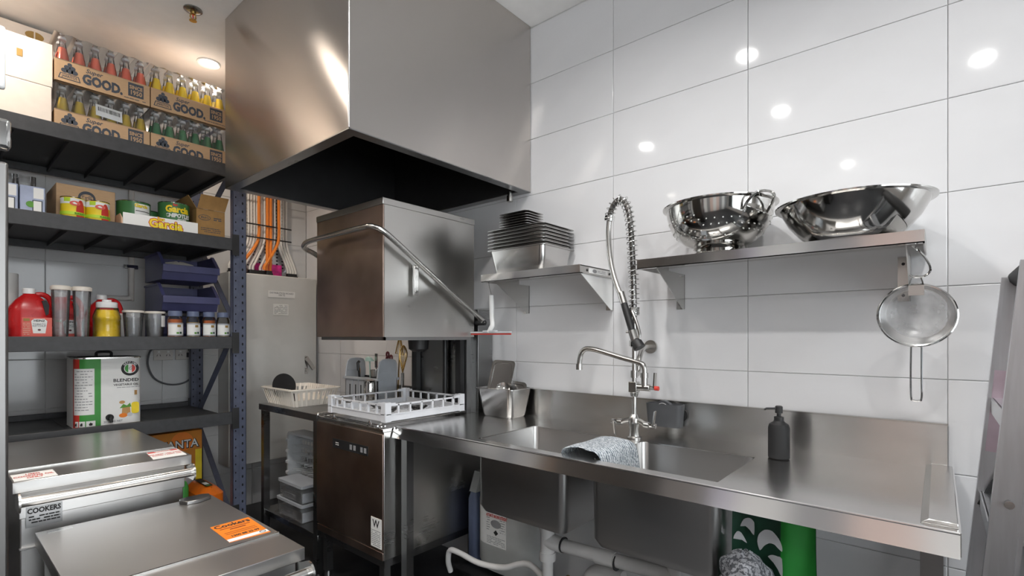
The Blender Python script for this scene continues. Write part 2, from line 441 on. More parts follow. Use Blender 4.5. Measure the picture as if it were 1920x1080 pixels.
part(t, 'frame', MB().lathe([(.012, -.004), (.012, -.026), (.006, -.028)], c, 14).tube([(.894-.011, 2.9, CZ-.026), (.894-.013, 2.9, CZ-.042), (.894, 2.9, CZ-.056)], .003)
     .tube([(.894+.011, 2.9, CZ-.026), (.894+.013, 2.9, CZ-.042), (.894, 2.9, CZ-.056)], .003), 'brass')
part(t, 'bulb', MB().cyl((.894, 2.9, CZ-.028), (.894, 2.9, CZ-.054), .0025, n=8), 'red')
d = MB().lathe([(.017, -.056), (.017, -.059), (.003, -.0595)], c, 16)
part(t, 'deflector', d, 'brass')

# ------------------------------------------------------------------ exhaust hood over the dishwasher
HX0, HX1, HY0, HY1, HZ = 1.03, 2.122, 1.675, 2.856, 2.10
t = thing('exhaust_hood', 'large boxy brushed stainless exhaust hood hung over the dishwasher', 'exhaust hood', (1.576, 2.265, HZ))
part(t, 'front_panel', MB().box(HX0, HY0, HZ, HX1, HY0+.004, CZ-.002), 'hoodsteel')
part(t, 'side_panel', MB().box(HX0, HY0+.004, HZ, HX0+.004, HY1-.004, CZ-.002), 'hoodsteel')
part(t, 'side_panel', MB().box(HX1-.004, HY0+.004, HZ, HX1, HY1-.004, CZ-.002), 'hoodsteel')
part(t, 'rear_panel', MB().box(HX0, HY1-.004, HZ, HX1, HY1, CZ-.002), 'hoodsteel')
part(t, 'corner_seam', MB().cyl((HX0-.001, HY0-.001, HZ), (HX0-.001, HY0-.001, CZ-.002), .004, n=10), 'satin', label='bright folded corner seam')
rim = MB(); w = .05
for a, b in (((HX0, HY0, HZ-.004), (HX1, HY0+w, HZ)), ((HX0, HY1-w, HZ-.004), (HX1, HY1, HZ)), ((HX0, HY0+w, HZ-.004), (HX0+w, HY1-w, HZ)), ((HX1-w, HY0+w, HZ-.004), (HX1, HY1-w, HZ))):
    rim.box(*a, *b)
part(t, 'bottom_rim', rim, 'panelsteel')
part(t, 'shade_liner', MB().box(HX0+.05, HY0+.05, HZ, HX0+.054, HY1-.05, HZ+.5).box(HX1-.054, HY0+.05, HZ, HX1-.05, HY1-.05, HZ+.5)
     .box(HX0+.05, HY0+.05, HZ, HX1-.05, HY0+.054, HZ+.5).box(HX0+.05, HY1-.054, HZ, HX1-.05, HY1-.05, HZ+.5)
     .box(HX0+.05, HY0+.05, HZ+.5, HX1-.05, HY1-.05, HZ+.505), 'hoodshade')
part(t, 'drain_spout', MB().lathe([(.012, 0), (.012, -.018), (.017, -.02), (.017, -.05), (.012, -.052)], (2.05, 1.76, HZ-.003), 14), 'satin')
# ------------------------------------------------------------------ pass-through dishwasher
t = thing('dishwasher', 'pass-through dishwasher with lifted steel hood and brown-stained front panel', 'dishwasher', (1.70, 2.245, 0))
X0, Y0, Y1 = 1.37, 1.945, 2.54
part(t, 'cabinet', MB().box(X0+.006, Y0, .285, 2.05, Y1, .878), 'dishsteel', bev=.002)
fp = part(t, 'front_panel', MB().box(X0-.002, Y0, .33, X0+.006, Y1, .868).box(X0, Y0+.002, .285, X0+.006, Y1-.002, .322), 'dishfront', bev=.0015, label='brown-stained steel front panel')
cp = part(fp, 'control_panel', MB().box(X0-.004, 2.06, .752, X0-.002, 2.375, .798), 'blackmatte', label='black control strip with display and buttons')
for y in (2.30,):
    part(fp, 'display', lines_x(MB(), 2, 2.345, 2.315, .765, .785, X0-.0046, .5), 'paper')
for y in (2.205, 2.172, 2.112, 2.082):
    part(fp, 'button', MB().box(X0-.0052, y-.009, .763, X0-.004, y+.009, .787), 'inkgrey')
st = part(fp, 'rating_sticker', MB().box(X0-.0034, 1.952, .338, X0-.002, 2.035, .475), 'paper', label='white water rating sticker')
text(st, 'W', .05, 'inkblack', (X0-.004, 1.995, .446), FX, bold=.001)
part(fp, 'fine_print', lines_x(MB(), 9, 2.03, 1.958, .343, .42, X0-.004, .4), 'inkgrey')
part(t, 'deck', MB().box(X0, Y0, .878, 2.05, Y1, .894), 'benchsteel', bev=.002)
part(t, 'base_frame', MB().box(X0+.015, Y0+.01, .245, 2.03, Y1-.01, .285), 'panelsteel')
for x in (X0+.04, 1.99):
    for y in (Y0+.04, Y1-.045):
        part(t, 'leg', MB().box(x-.018, y-.018, .07, x+.018, y+.018, .245).lathe([(.016, .07), (.022, .015), (.024, 0)][::-1], (x, y, 0), 12), 'panelsteel')
part(t, 'rear_column', MB().box(2.0, Y0+.005, .894, 2.118, Y1-.005, 1.47), 'panelsteel', bev=.002)
part(t, 'rear_lining', MB().box(1.965, Y0+.06, .894, 2.0, Y1-.06, 1.46), 'panelsteel', label='dark splash panel behind the rack')
part(t, 'hinge_post', MB().box(1.93, 2.02, .9, 1.962, 2.06, 1.44).box(1.93, 2.40, .9, 1.962, 2.44, 1.44).cyl((1.945, 2.16, .9), (1.945, 2.16, 1.4), .014), 'black')
part(t, 'spray_arm', MB().lathe([(.03, 1.235), (.055, 1.25), (.06, 1.305)], (1.80, 2.22, 0), 14), 'black')
# rack guides: chrome wire rails
g = MB()
for y in (Y0+.025, Y1-.03):
    g.tube(smooth_path([(X0-.004, y, .898), (X0-.012, y, .906), (X0+.02, y, .912), (1.6, y, .912), (1.92, y, .912)], 4), .005, 8)
for x in (X0+.01, X0+.03):
    g.tube([(x, Y0+.025, .900), (x, Y1-.03, .900)], .004, 8)
for y in (2.04, 2.36):
    g.tube(smooth_path([(X0-.002, y-.03, .898), (X0-.006, y-.012, .905), (X0-.006, y, .925), (X0-.004, y+.012, .905), (X0, y+.03, .898)], 4), .004, 8)
part(t, 'rack_guide', g, 'chrome')
# the lifted hood, open below
H0, H1, HXR = 1.318, 1.93, 1.963
hd = part(t, 'hood_front', MB().box(X0, Y0, H0, X0+.008, Y1, H1), 'dishfront', bev=.0015, label='brown-stained front of the lifted hood')
part(t, 'hood_side', MB().box(X0+.008, Y0, H0, HXR, Y0+.008, H1), 'dishsteel')
part(t, 'hood_side', MB().box(X0+.008, Y1-.008, H0, HXR, Y1, H1), 'dishsteel')
part(t, 'hood_back', MB().box(HXR-.008, Y0+.008, H0, HXR, Y1-.008, H1), 'dishsteel')
part(t, 'hood_lid', MB().box(X0-.003, Y0-.003, H1, HXR+.003, Y1+.003, 1.962), 'dishsteel', bev=.003)
part(t, 'bottom_lip', MB().box(X0+.018, Y0+.015, H0-.016, X0+.026, Y1-.015, H0+.01).box(X0+.018, Y0+.015, H0-.016, HXR-.01, Y0+.023, H0+.01)
     .box(X0+.018, Y1-.023, H0-.016, HXR-.01, Y1-.015, H0+.01), 'panelsteel')
hp = [(1.985, 1.895, 1.395), (1.965, 1.898, 1.418), (1.80, 1.90, 1.515), (1.55, 1.90, 1.668), (1.40, 1.90, 1.760), (1.335, 1.905, 1.798), (1.305, 1.94, 1.815),
      (1.30, 2.0, 1.817), (1.30, 2.25, 1.817), (1.30, 2.485, 1.815), (1.305, 2.555, 1.80), (1.335, 2.582, 1.785), (1.40, 2.585, 1.760), (1.55, 2.585, 1.668), (1.965, 2.585, 1.418)]
part(t, 'lift_handle', MB().tube(smooth_path(hp, 5), .0135, 12), 'satin', label='bent steel tube handle round the hood')
for y, s in ((1.922, 1), (2.562, -1)):
    br = part(t, 'handle_bracket', MB().box(1.528, y-.006, 1.520, 1.556, y+.006, 1.665).cyl((1.542, y-.018*s, 1.655), (1.542, y+.02*s, 1.655), .009), 'satin', bev=.003)
    part(br, 'bolt', MB().cyl((1.542, y-.010, 1.535), (1.542, y+.010, 1.535), .007, n=10), 'chrome')
for y, s in ((1.895, 1), (2.585, -1)):
    part(t, 'pivot', MB().cyl((1.985, y-.012*s, 1.395), (1.985, Y0+.01 if s > 0 else Y1-.01, 1.395), .014), 'black')

# ------------------------------------------------------------------ white wash rack on the machine
RX0, RX1, RY0, RY1, RZ0, RZ1 = 1.392, 1.885, 1.955, 2.445, .924, 1.006
t = thing('wash_rack', 'white plastic dishwasher rack on the deck under the lifted hood', 'dish rack', (1.64, 2.2, RZ0))
for (ax, fixed, lo, hi) in (('y', RX0, RY0, RY1), ('y', RX1, RY0, RY1), ('x', RY0, RX0, RX1), ('x', RY1, RX0, RX1)):
    m = MB(); th = .005
    def bx(a, b, z0, z1, o=0):
        if ax == 'y': m.box(fixed-th-o, a, z0, fixed+th+o, b, z1)
        else: m.box(a, fixed-th-o, z0, b, fixed+th+o, z1)
    bx(lo, hi, RZ0, RZ0+.030); bx(lo, hi, RZ1-.012, RZ1-.004); bx(lo, hi, RZ0+.030, RZ0+.034, .003)
    for k in range(1, 7): bx(lo+(hi-lo)*k/7-.004, lo+(hi-lo)*k/7+.004, RZ0+.03, RZ1-.006)
    part(t, 'rack_side', m, 'rackwhite')
for x, sx in ((RX0, 1), (RX1, -1)):
    for y, sy in ((RY0, 1), (RY1, -1)):
        ox, oy = x-.008*sx, y-.008*sy
        L = [(ox, oy), (ox+.034*sx, oy), (ox+.034*sx, oy+.015*sy), (ox+.015*sx, oy+.015*sy), (ox+.015*sx, oy+.034*sy), (ox, oy+.034*sy)]
        cpst = part(t, 'corner_post', MB().prism(L, lambda u, v, d: (u, v, d), RZ0-.003, RZ1+.006), 'rackwhite')
        part(cpst, 'corner_tab', MB().box(ox+.034*sx, oy+.002*sy, RZ1-.004, ox+.062*sx, oy+.013*sy, RZ1+.002), 'rackwhite')
        part(cpst, 'corner_tab', MB().box(ox+.002*sx, oy+.034*sy, RZ1-.004, ox+.013*sx, oy+.062*sy, RZ1+.002), 'rackwhite')
gm = MB()
for k in range(13):
    x = RX0+(RX1-RX0)*(k+.5)/13; gm.box(x-.003, RY0, RZ0+.002, x+.003, RY1, RZ0+.008)
    y = RY0+(RY1-RY0)*(k+.5)/13; gm.box(RX0, y-.003, RZ0+.002, RX1, y+.003, RZ0+.008)
part(t, 'floor_grid', gm, 'rackwhite')
for cx, cy, r in ((1.56, 2.16, .05), (1.70, 2.10, .05), (1.60, 2.32, .04)):
    single('glass_saucer', MB().lathe([(r*.5, 0), (r*.55, .003), (r, .018), (r, .021), (r*.5, .007), (.001, .006)], (cx, cy, RZ0+.0085), 24), 'glass',
           {.05: 'clear glass saucer in the white rack, the one %s the machine front' % ('nearer' if cx < 1.6 else 'farther from'), .04: 'smallest clear glass saucer in the white wash rack'}[r], 'saucer', 'clear saucers in the wash rack')

# ------------------------------------------------------------------ outlet bench beyond the dishwasher
t = thing('outlet_bench', 'short steel bench with undershelf between dishwasher and grey cabinet', 'bench', (1.75, 2.93, 0))
BX0, BX1, BY0, BY1 = 1.38, 2.115, 2.56, 3.285
part(t, 'worktop', MB().box(BX0, BY0, .858, BX1, BY1, .897), 'panelsteel', bev=.003)
part(t, 'upstand', MB().box(2.100, BY0, .897, 2.115, BY1, .99), 'panelsteel')
for x in (BX0+.03, BX1-.05):
    for y in (BY0+.04, BY1-.03):
        part(t, 'leg', MB().box(x-.019, y-.019, .02, x+.019, y+.019, .858).lathe([(.022, 0), (.016, .03)], (x, y, 0), 10), 'panelsteel')
part(t, 'undershelf', MB().box(BX0+.015, BY0+.02, .20, BX1-.03, BY1-.015, .235), 'panelsteel', bev=.003)

def basket(root, x0, y0, x1, y1, z0, z1, m, flare=.03, slots=7):
    n = 1
    part(root, 'base', MB().rbox(x0+flare, y0+flare, z0, x1-flare, y1-flare, z0+.006, .03), m)
    a = rrect(x0+flare, y0+flare, x1-flare, y1-flare, .03, 4); b = rrect(x0, y0, x1, y1, .035, 4)
    up = MB(); k = len(a)
    def mixr(f, z): return [(p[0]*(1-f)+q[0]*f, p[1]*(1-f)+q[1]*f, z) for p, q in zip(a, b)]
    up.rings([mixr(0, z0), mixr(.35, z0+(z1-z0)*.35)], False, False)
    up.rings([mixr(.80, z0+(z1-z0)*.80), mixr(1, z1)], False, False)
    part(root, 'side_band', up, m)
    fl = MB().rings([[(x, y, z) for x, y in rrect(x0-o, y0-o, x1+o, y1+o, .04, 4)] for o, z in ((0, z1), (.014, z1-.002), (.014, z1-.008), (0, z1-.006))], loop=True)
    part(root, 'rim', fl, m)
    sm = MB()
    def strut(p0, p1, tw): sm.bar(p0, p1, tw, .003)
    for i in range(slots*2+1):
        f = (i+.5)/(slots*2+1)
        for (pa, pb, qa, qb) in (((x0+flare, y0+flare), (x0+flare, y1-flare), (x0, y0), (x0, y1)), ((x1-flare, y0+flare), (x1-flare, y1-flare), (x1, y0), (x1, y1))):
            p = (pa[0], pa[1]+(pb[1]-pa[1])*f, z0); q = (qa[0], qa[1]+(qb[1]-qa[1])*f, z1); strut(p, q, .013)
    for i in range(slots+2):
        f = (i+.5)/(slots+2)
        for ya, yb in ((y0+flare, y0), (y1-flare, y1)):
            strut((x0+flare+(x1-x0-2*flare)*f, ya, z0), (x0+(x1-x0)*f, yb, z1), .015)
    part(root, 'side_strut', sm, m, stuff=True)
t = thing('draining_basket', 'cream slotted plastic draining basket on the end of the short bench', 'basket', (1.555, 3.09, .897))
basket(t, 1.405, 2.885, 1.71, 3.30, .898, 1.005, 'cream')
def plate(cx, cy, cz, r, label, nrm, m='black', g=None):
    n = Vector(nrm).normalized(); q = Vector((0, 0, 1)).rotation_difference(n)
    mb = MB().lathe([(r*.6, 0), (r*.62, .002), (r, .010), (r, .013), (r*.6, .006), (.001, .006)], n=30)
    mb.v = [tuple(q @ Vector(v)+Vector((cx, cy, cz))) for v in mb.v]
    single('plate', mb, m, label, 'plate', g)
plate(1.50, 3.205, 1.000, .082, 'black round plate standing upright at the end of the cream basket', (.15, -1, .22))
for i, (cx, cy, lb) in enumerate(((1.44, 3.02, 'black spoon head leaning on the cream basket wall, nearer the upright plate'), (1.44, 2.95, 'black spoon head leaning on the cream basket wall, nearer the dishwasher'))):
    mb = MB().lathe([(.001, -.045), (.014, -.035), (.02, -.012), (.021, .005), (.016, .02), (.007, .03), (.005, .075)], (0, 0, 0), 12)
    mb.v = [(x*.35+cx+.005+.10*z, y+cy, z+.955) for x, y, z in mb.v]
    single('spoon', mb, 'black', lb, 'spoon', 'black spoons in the cream basket')

# cutlery caddy with utensils
t = thing('cutlery_caddy', 'grey plastic cutlery caddy with tall curved ends behind the white rack', 'caddy', (1.87, 2.79, .897))
cx0, cx1, cy0, cy1, cz0, cz1 = 1.80, 1.945, 2.61, 2.97, .898, 1.062
part(t, 'front_wall', MB().box(cx0, cy0, cz0, cx0+.005, cy1, cz1), 'greyplastic')
part(t, 'back_wall', MB().box(cx1-.005, cy0, cz0, cx1, cy1, cz1), 'greyplastic')
part(t, 'floor_plate', MB().box(cx0, cy0, cz0, cx1, cy1, cz0+.005), 'greyplastic')
part(t, 'rim', MB().box(cx0-.012, cy0-.01, cz1-.016, cx0+.005, cy1+.012, cz1).box(cx1-.005, cy0-.01, cz1-.016, cx1+.012, cy1+.012, cz1), 'greyplastic', bev=.003)
for y in (cy0, cy1-.006):
    o = [(cx0, cz0), (cx1, cz0), (cx1, cz1)]+[(cx0+(cx1-cx0)*u, cz1+.112*h) for u, h in ((1, .3), (.97, .75), (.9, .93), (.75, 1), (.5, 1.02), (.25, 1), (.12, .88), (.05, .5), (0, 0))]
    ep = part(t, 'end_panel', MB().prism(o, lambda u, v, d: (u, d, v), y, y+.006), 'greyplastic')
    for zz in (cz0+.05, cz0+.10, cz0+.15, cz0+.20): part(ep, 'cross_rib', MB().box(cx0+.02, y-.003, zz, cx1-.02, y, zz+.005), 'greyplastic')
    part(ep, 'end_rib', MB().tube([(u, y+.003, v) for u, v in o[2:]], .006, 8), 'greyplastic')
for y in (2.66, 2.73, 2.79, 2.85, 2.915):
    part(t, 'slot', MB().box(cx0-.0008, y-.005, cz0+.03, cx0, y+.005, cz0+.115), 'hole')
for y in (2.695, 2.76, 2.82, 2.885):
    part(t, 'wall_rib', MB().box(cx0-.005, y-.003, cz0, cx0, y+.003, cz1-.016), 'greyplastic')
def tool(name, mb, m, label, cat): return single(name, mb, m, label, cat, 'utensils in the grey caddy')
mb = MB().lathe([(.001, -.03), (.028, -.022), (.042, 0), (.044, .004), (.040, .0), (.026, -.018), (.001, -.026)], n=18)
mb.v = [(1.87+y*.5+.3*z, 2.80+x, 1.165-z*.9) for x, y, z in mb.v]
mb.tube([(1.87, 2.80, 1.19), (1.88, 2.80, .95)], .005, 8)
tool('ladle', mb, 'mint', 'pale mint green ladle standing head up in the grey caddy', 'ladle')
tool('scraper', MB().bar((1.84, 2.86, 1.0), (1.83, 2.865, 1.135), .016, .006).tube([(1.83, 2.866, 1.10), (1.828, 2.868, 1.15), (1.832, 2.858, 1.16)], .009, 8), 'black', 'black handled scraper leaning in the grey caddy', 'scraper')
tool('wooden_spatula', MB().bar((1.86, 2.90, .96), (1.85, 2.885, 1.115), .014, .006), 'wood', 'orange-brown wooden spatula handle in the grey caddy', 'spatula')
tool('steel_tumbler', MB().lathe([(.026, 0), (.036, .12), (.034, .12), (.025, .004)], (1.86, 2.715, .99), 20), 'satin', 'open steel tumbler standing inside the grey caddy', 'cup')
tool('steel_skewer', MB().cyl((1.90, 2.765, .95), (1.89, 2.755, 1.20), .004, n=8).box(1.886, 2.744, 1.12, 1.892, 2.766, 1.21), 'satin', 'flat steel utensil handle rising above the caddy', 'utensil')
for i, (y, y2, z, lb) in enumerate(((2.73, 2.675, 1.225, 'dark maroon looped knife handle in the caddy, the taller one'), (2.70, 2.64, 1.205, 'dark maroon looped knife handle in the caddy, the shorter one'))):
    mb = MB().tube(smooth_path([(1.92, y, 1.03), (1.92, (y+y2)/2, (1.03+z)/2), (1.92, y2, z-.03)], 4), .010, 8)
    mb.tube([(1.92, y2+.012*math.cos(a), z-.02+.016*math.sin(a)) for a in [2*PI*k/12 for k in range(12)]], .006, 8, loop=True)
    tool('knife', mb, 'maroon', lb, 'knife')
# steel flask and wire whisk between the caddy and the machine
single('steel_flask', MB().lathe([(.034, 0), (.036, .004), (.036, .14), (.030, .158), (.018, .165), (.001, .166)], (1.745, 2.61, .8975), 22), 'mirrorsteel', 'small polished steel flask standing beside the grey caddy', 'flask')
t = thing('whisk', 'tall wire whisk leaning behind the flask beside the machine opening', 'whisk', (1.965, 2.585, .897))
part(t, 'grip', MB().tube([(1.965, 2.585, .90), (1.965, 2.58, 1.09)], [.012, .010], 10), 'satin')
wm = MB()
for k in range(6):
    a = PI*k/6; dx, dy = math.cos(a)*.026, math.sin(a)*.026
    wm.tube(smooth_path([(1.965, 2.58, 1.085), (1.965+dx*.6, 2.577+dy*.6, 1.15), (1.965+dx, 2.573+dy, 1.215), (1.965, 2.57, 1.265), (1.965-dx, 2.573-dy, 1.215), (1.965-dx*.6, 2.577-dy*.6, 1.15), (1.965, 2.58, 1.085)], 4), .0016, 6)
part(t, 'wire_loop', wm, 'brass')
t = thing('wire_skimmer', 'gold wire basket skimmer standing above the flask against the wall', 'skimmer', (2.0, 2.68, .897))
sk = MB()
q = [(2.0, 2.70, 1.21), (2.0, 2.62, 1.20), (2.0, 2.645, 1.30), (2.0, 2.665, 1.31)]
sk.tube(q, .004, 8, loop=True)
for f in (.25, .5, .75): sk.tube([(2.0, 2.70-.08*f, 1.21-.01*f), (2.0, 2.665-.02*f, 1.31-.01*f)], .002, 6)
part(t, 'wire_basket', sk, 'brass')
part(t, 'stem', MB().tube([(2.0, 2.66, 1.20), (2.0, 2.68, .90)], .004, 8), 'brass')

# on the undershelf: peg rack on edge and two clear lidded boxes
PX, PY0, PY1, PZ0, PZ1 = 1.55, 2.80, 3.262, .236, .70
t = thing('peg_rack', 'grey peg rack for plates standing on edge on the undershelf', 'dish rack', (1.60, 3.03, .236))
fr = MB().rings([[(PX+d, y, z) for y, z in rrect(PY0+o, PZ0+o, PY1-o, PZ1-o, .035, 5)] for d, o in ((0, 0), (.1, 0), (.1, .016), (0, .016))], loop=True)
part(t, 'frame', fr, 'rackgrey')
gr = MB()
for k in range(12):
    f = (k+.5)/12
    gr.box(PX+.088, PY0+.012, PZ0+(PZ1-PZ0)*f-.003, PX+.095, PY1-.012, PZ0+(PZ1-PZ0)*f+.003)
    gr.box(PX+.088, PY0+(PY1-PY0)*f-.003, PZ0+.012, PX+.095, PY0+(PY1-PY0)*f+.003, PZ1-.012)
for i in range(24):
    f = (i+.5)/24
    gr.bar((PX+.090, PY0+.012, PZ0+.02+(PZ1-PZ0-.04)*f), (PX+.090, PY0+.012+(PY1-PY0-.024)*min(1, f+.3), PZ0+.02+(PZ1-PZ0-.04)*max(0, f-.3)), .003, .003)
part(t, 'grid', gr, 'rackgrey')
pg = MB()
for i in range(8):
    for j in range(8):
        y = PY0+.05+(PY1-PY0-.1)*i/7; z = PZ0+.05+(PZ1-PZ0-.1)*j/7
        pg.cyl((PX+.09, y, z), (PX+.015, y+.004, z+.012), .005, .0025, 6)
part(t, 'pegs', pg, 'rackgrey', stuff=True)
for k in range(6):
    part(t, 'frame_rib', MB().prism([(0, 0), (.012, .008), (.012, .022), (0, .03)], lambda u, v, d: (PX-u+.002, PY1-.03+d, PZ0+.04+.07*k+v), 0, .028), 'rackgrey')
for i, (z, lb) in enumerate(((.236, 'clear lidded plastic box on the undershelf, lower of two'), (.347, 'clear lidded plastic box on the undershelf, upper of two'))):
    t = thing('storage_box', lb, 'box', (1.47, 2.95, z), 'clear boxes on the undershelf')
    part(t, 'body', MB().rbox(1.412, 2.79, z, 1.535, 3.10-.02*i, z+.092, .012, prof=[(.006, 0), (0, 1)]), 'plastic')
    part(t, 'contents', MB().box(1.422, 2.80, z+.004, 1.528, 3.07-.02*i, z+.06), 'rackwhite')
    part(t, 'lid', MB().rbox(1.408, 2.785, z+.092, 1.54, 3.105-.02*i, z+.108, .014), 'greyplastic')  # grey of the lid takes in the dimness under the bench
    part(t, 'card', lines_x(MB(), 3, 3.04, 2.86, z+.015, z+.05, 1.4095), 'inkgrey')
# ------------------------------------------------------------------ sink bench along the tiled wall
SX0, SX1, SY0, SY1, SZ = 1.43, 2.118, -.033, 1.938, .90
AX0, AX1 = 1.485, 1.872
BOWLS = ((1.02, 1.448), (.485, .905))
t = thing('sink_bench', 'long stainless double bowl sink bench with splashback along tiled wall', 'sink bench', (1.78, .95, 0))
top = MB()
xs = [SX0, AX0, AX1, SX1]; ys = [SY0, .485, .905, 1.02, 1.448, SY1]
for i in range(3):
    for j in range(5):
        if i == 1 and j in (1, 3): continue
        top.box(xs[i], ys[j], SZ-.012, xs[i+1], ys[j+1], SZ)
part(t, 'worktop', top, 'benchsteel')
part(t, 'front_fascia', MB().prism([(SX0-.002, SZ), (SX0+.002, SZ), (SX0+.002, SZ-.05), (SX0-.016, SZ-.05)], lambda u, v, d: (u, d, v), SY0-.002, SY1).cyl((SX0-.001, SY0-.002, SZ), (SX0-.001, SY1, SZ), .0035, n=10), 'fascia')
part(t, 'end_fascia', MB().box(SX0, SY0-.004, SZ-.05, SX1, SY0, SZ+.001), 'fascia')
part(t, 'end_rim', MB().prism([(SY0, SZ), (SY0, SZ+.012), (SY0+.05, SZ+.012), (SY0+.066, SZ)], lambda u, v, d: (d, u, v), SX0+.03, 2.098), 'benchsteel', bev=.002, label='raised drip rim at the bench end')
part(t, 'splashback', MB().box(2.100, SY0+.012, SZ, SX1, SY1, 1.040), 'benchsteel')
part(t, 'splashback_edge', MB().box(2.097, SY0+.010, 1.038, SX1+.002, SY1, 1.043), 'satin')
for n, (a, b) in enumerate(BOWLS):
    bo = MB(); z1 = SZ-.001; zb = .60
    def rr(x0, y0, x1, y1, r, z): return [(x, y, z) for x, y in rrect(x0, y0, x1, y1, r, 5)]
    R = [rr(AX0-.001, a-.001, AX1+.001, b+.001, .028, SZ-.0005), rr(AX0, a, AX1, b, .028, SZ-.004), rr(AX0+.004, a+.004, AX1-.004, b-.004, .03, zb+.03), rr(AX0+.016, a+.016, AX1-.016, b-.016, .03, zb+.008), rr(AX0+.04, a+.04, AX1-.04, b-.04, .03, zb+.004),
         rr(AX0+.04, a+.04, AX1-.04, b-.04, .03, zb+.0005), rr(AX0+.012, a+.012, AX1-.012, b-.012, .03, zb+.003), rr(AX0-.002, a-.002, AX1+.002, b+.002, .03, zb+.03), rr(AX0-.004, a-.004, AX1+.004, b+.004, .03, SZ-.012)]
    bo.rings(R[:5], False, True); bo.rings(R[5:], True, False)
    bw = part(t, 'sink_bowl', bo, 'binsteel', normals=False)
    cx, cy = (AX0+AX1)/2, (a+b)/2
    part(bw, 'drain_waste', MB().lathe([(.045, .006), (.045, .009), (.030, .007), (.001, .005)], (cx, cy, zb), 20).lathe([(.03, 0), (.03, -.014)], (cx, cy, zb), 16), 'chrome')
for x in (1.475, 2.06):
    for y in (.012, 1.90):
        part(t, 'leg', MB().box(x-.02, y-.02, .03, x+.02, y+.02, SZ-.05).lathe([(.024, 0), (.018, .04)], (x, y, 0), 10), 'panelsteel')

# ------------------------------------------------------------------ pre-rinse tap
tx, ty = 1.905, .958
t = thing('rinse_tap', 'pre-rinse tap with coiled spring arm and spray gun between the bowls', 'tap', (tx, ty, SZ))
part(t, 'base', MB().lathe([(.030, .0006), (.030, .006), (.022, .010), (.019, .04), (.024, .06), (.024, .082), (.016, .095), (.013, .10)], (tx, ty, SZ), 22), 'satin')
for s, ang in ((1, 'first'), (-1, 'second')):
    y1 = ty+s*.088
    arm = part(t, 'valve_arm', MB().tube(smooth_path([(tx, ty, .975), (tx-.006, ty+s*.03, .972), (tx-.01, ty+s*.055, .962)], 4), .011, 10).cyl((tx-.01, ty+s*.05, .962), (tx-.01, ty+s*.07, .962), .0135, n=12), 'satin')
    lv = part(t, 'lever', MB().cyl((tx-.01, ty+s*.07, .962), (tx-.01, y1, .962), .008, n=10).cyl((tx-.01, y1-s*.004, .962), (tx-.01, y1+s*.010, .962), .010, n=12), 'chrome')
    part(lv, 'blade', MB().bar((tx-.012, y1, .962), ((tx-.02, y1-.012, 1.022) if s < 0 else (tx-.055, y1-.03, .915)), .016, .005, up=(0, 1, 0)), 'satin')
part(t, 'riser', MB().cyl((tx, ty, .995), (tx, ty, 1.42), .0095, n=14), 'satin')
vz = 1.112
vb = part(t, 'spout_valve', MB().box(tx-.017, ty-.017, vz-.022, tx+.017, ty+.018, vz+.022).lathe([(.014, vz-.04), (.018, vz-.022)], (tx, ty, 0), 14).cyl((tx, ty-.01, vz), (tx, ty-.07, vz), .014, n=14)
          .cyl((tx, ty-.045, vz), (tx, ty-.045, vz+.05), .014, n=14).cyl((tx, ty-.07, vz), (tx, ty-.092, vz), .0075, n=10), 'satin', bev=.002)
part(vb, 'lever_blade', MB().bar((tx, ty-.088, vz), (tx+.004, ty-.09, vz+.062), .020, .005, up=(0, 1, 0)), 'satin')
part(vb, 'red_cap', MB().cyl((tx, ty-.090, vz), (tx, ty-.106, vz), .009, n=12), 'redprint', label='red end cap')
sp = [(tx, ty-.045, vz+.045), (tx, ty-.045, vz+.075), (tx, ty-.035, vz+.095), (tx, ty-.005, vz+.105), (tx, ty+.06, vz+.120), (tx, ty+.16, vz+.145), (tx, ty+.205, vz+.153), (tx, ty+.235, vz+.152), (tx, ty+.256, vz+.135), (tx, ty+.265, vz+.10), (tx, ty+.268, vz+.075)]
part(t, 'swivel_spout', MB().tube(smooth_path(sp, 5), .0115, 14).cyl((tx, ty+.268, vz+.085), (tx, ty+.268, vz+.06), .0145, n=14).cyl((tx, ty-.045, vz+.04), (tx, ty-.045, vz+.06), .0165, n=14), 'satin')
# flexible hose inside spring
arc = smooth_path([(tx, ty, 1.40), (tx, ty+.002, 1.52), (tx, ty+.008, 1.66), (tx, ty+.016, 1.78), (tx, ty+.030, 1.855), (tx, ty+.055, 1.895), (tx, ty+.085, 1.890), (tx, ty+.108, 1.855), (tx, ty+.116, 1.815)], 10)
part(t, 'inner_hose', MB().tube(arc, .0115, 10), 'gunmetal')
def coil(path, R, r, turns, n=16):
    P = [Vector(p) for p in path]; L = [0]
    for a, b in zip(P, P[1:]): L.append(L[-1]+(b-a).length)
    out = []; N = int(turns*n)
    for i in range(N+1):
        s = L[-1]*i/N; k = 0
        while k < len(L)-2 and L[k+1] < s: k += 1
        f = (s-L[k])/max(1e-9, L[k+1]-L[k]); p = P[k].lerp(P[k+1], f); d = (P[k+1]-P[k]).normalized()
        a = Vector((1, 0, 0)); b = d.cross(a).normalized(); ph = 2*PI*i/n
        out.append(p+(a*math.cos(ph)+b*math.sin(ph))*R)
    return MB().tube(out, r, 6)
part(t, 'spring', coil(arc, .0205, .0025, 31), 'chrome', label='chrome coil spring round the riser hose')
part(t, 'spring_collar', coil([(tx, ty, 1.405), (tx, ty, 1.44)], .019, .0026, 7), 'chrome')
part(t, 'spring_collar', MB().tube([arc[-6], arc[-1]], .0215, 14), 'chrome')
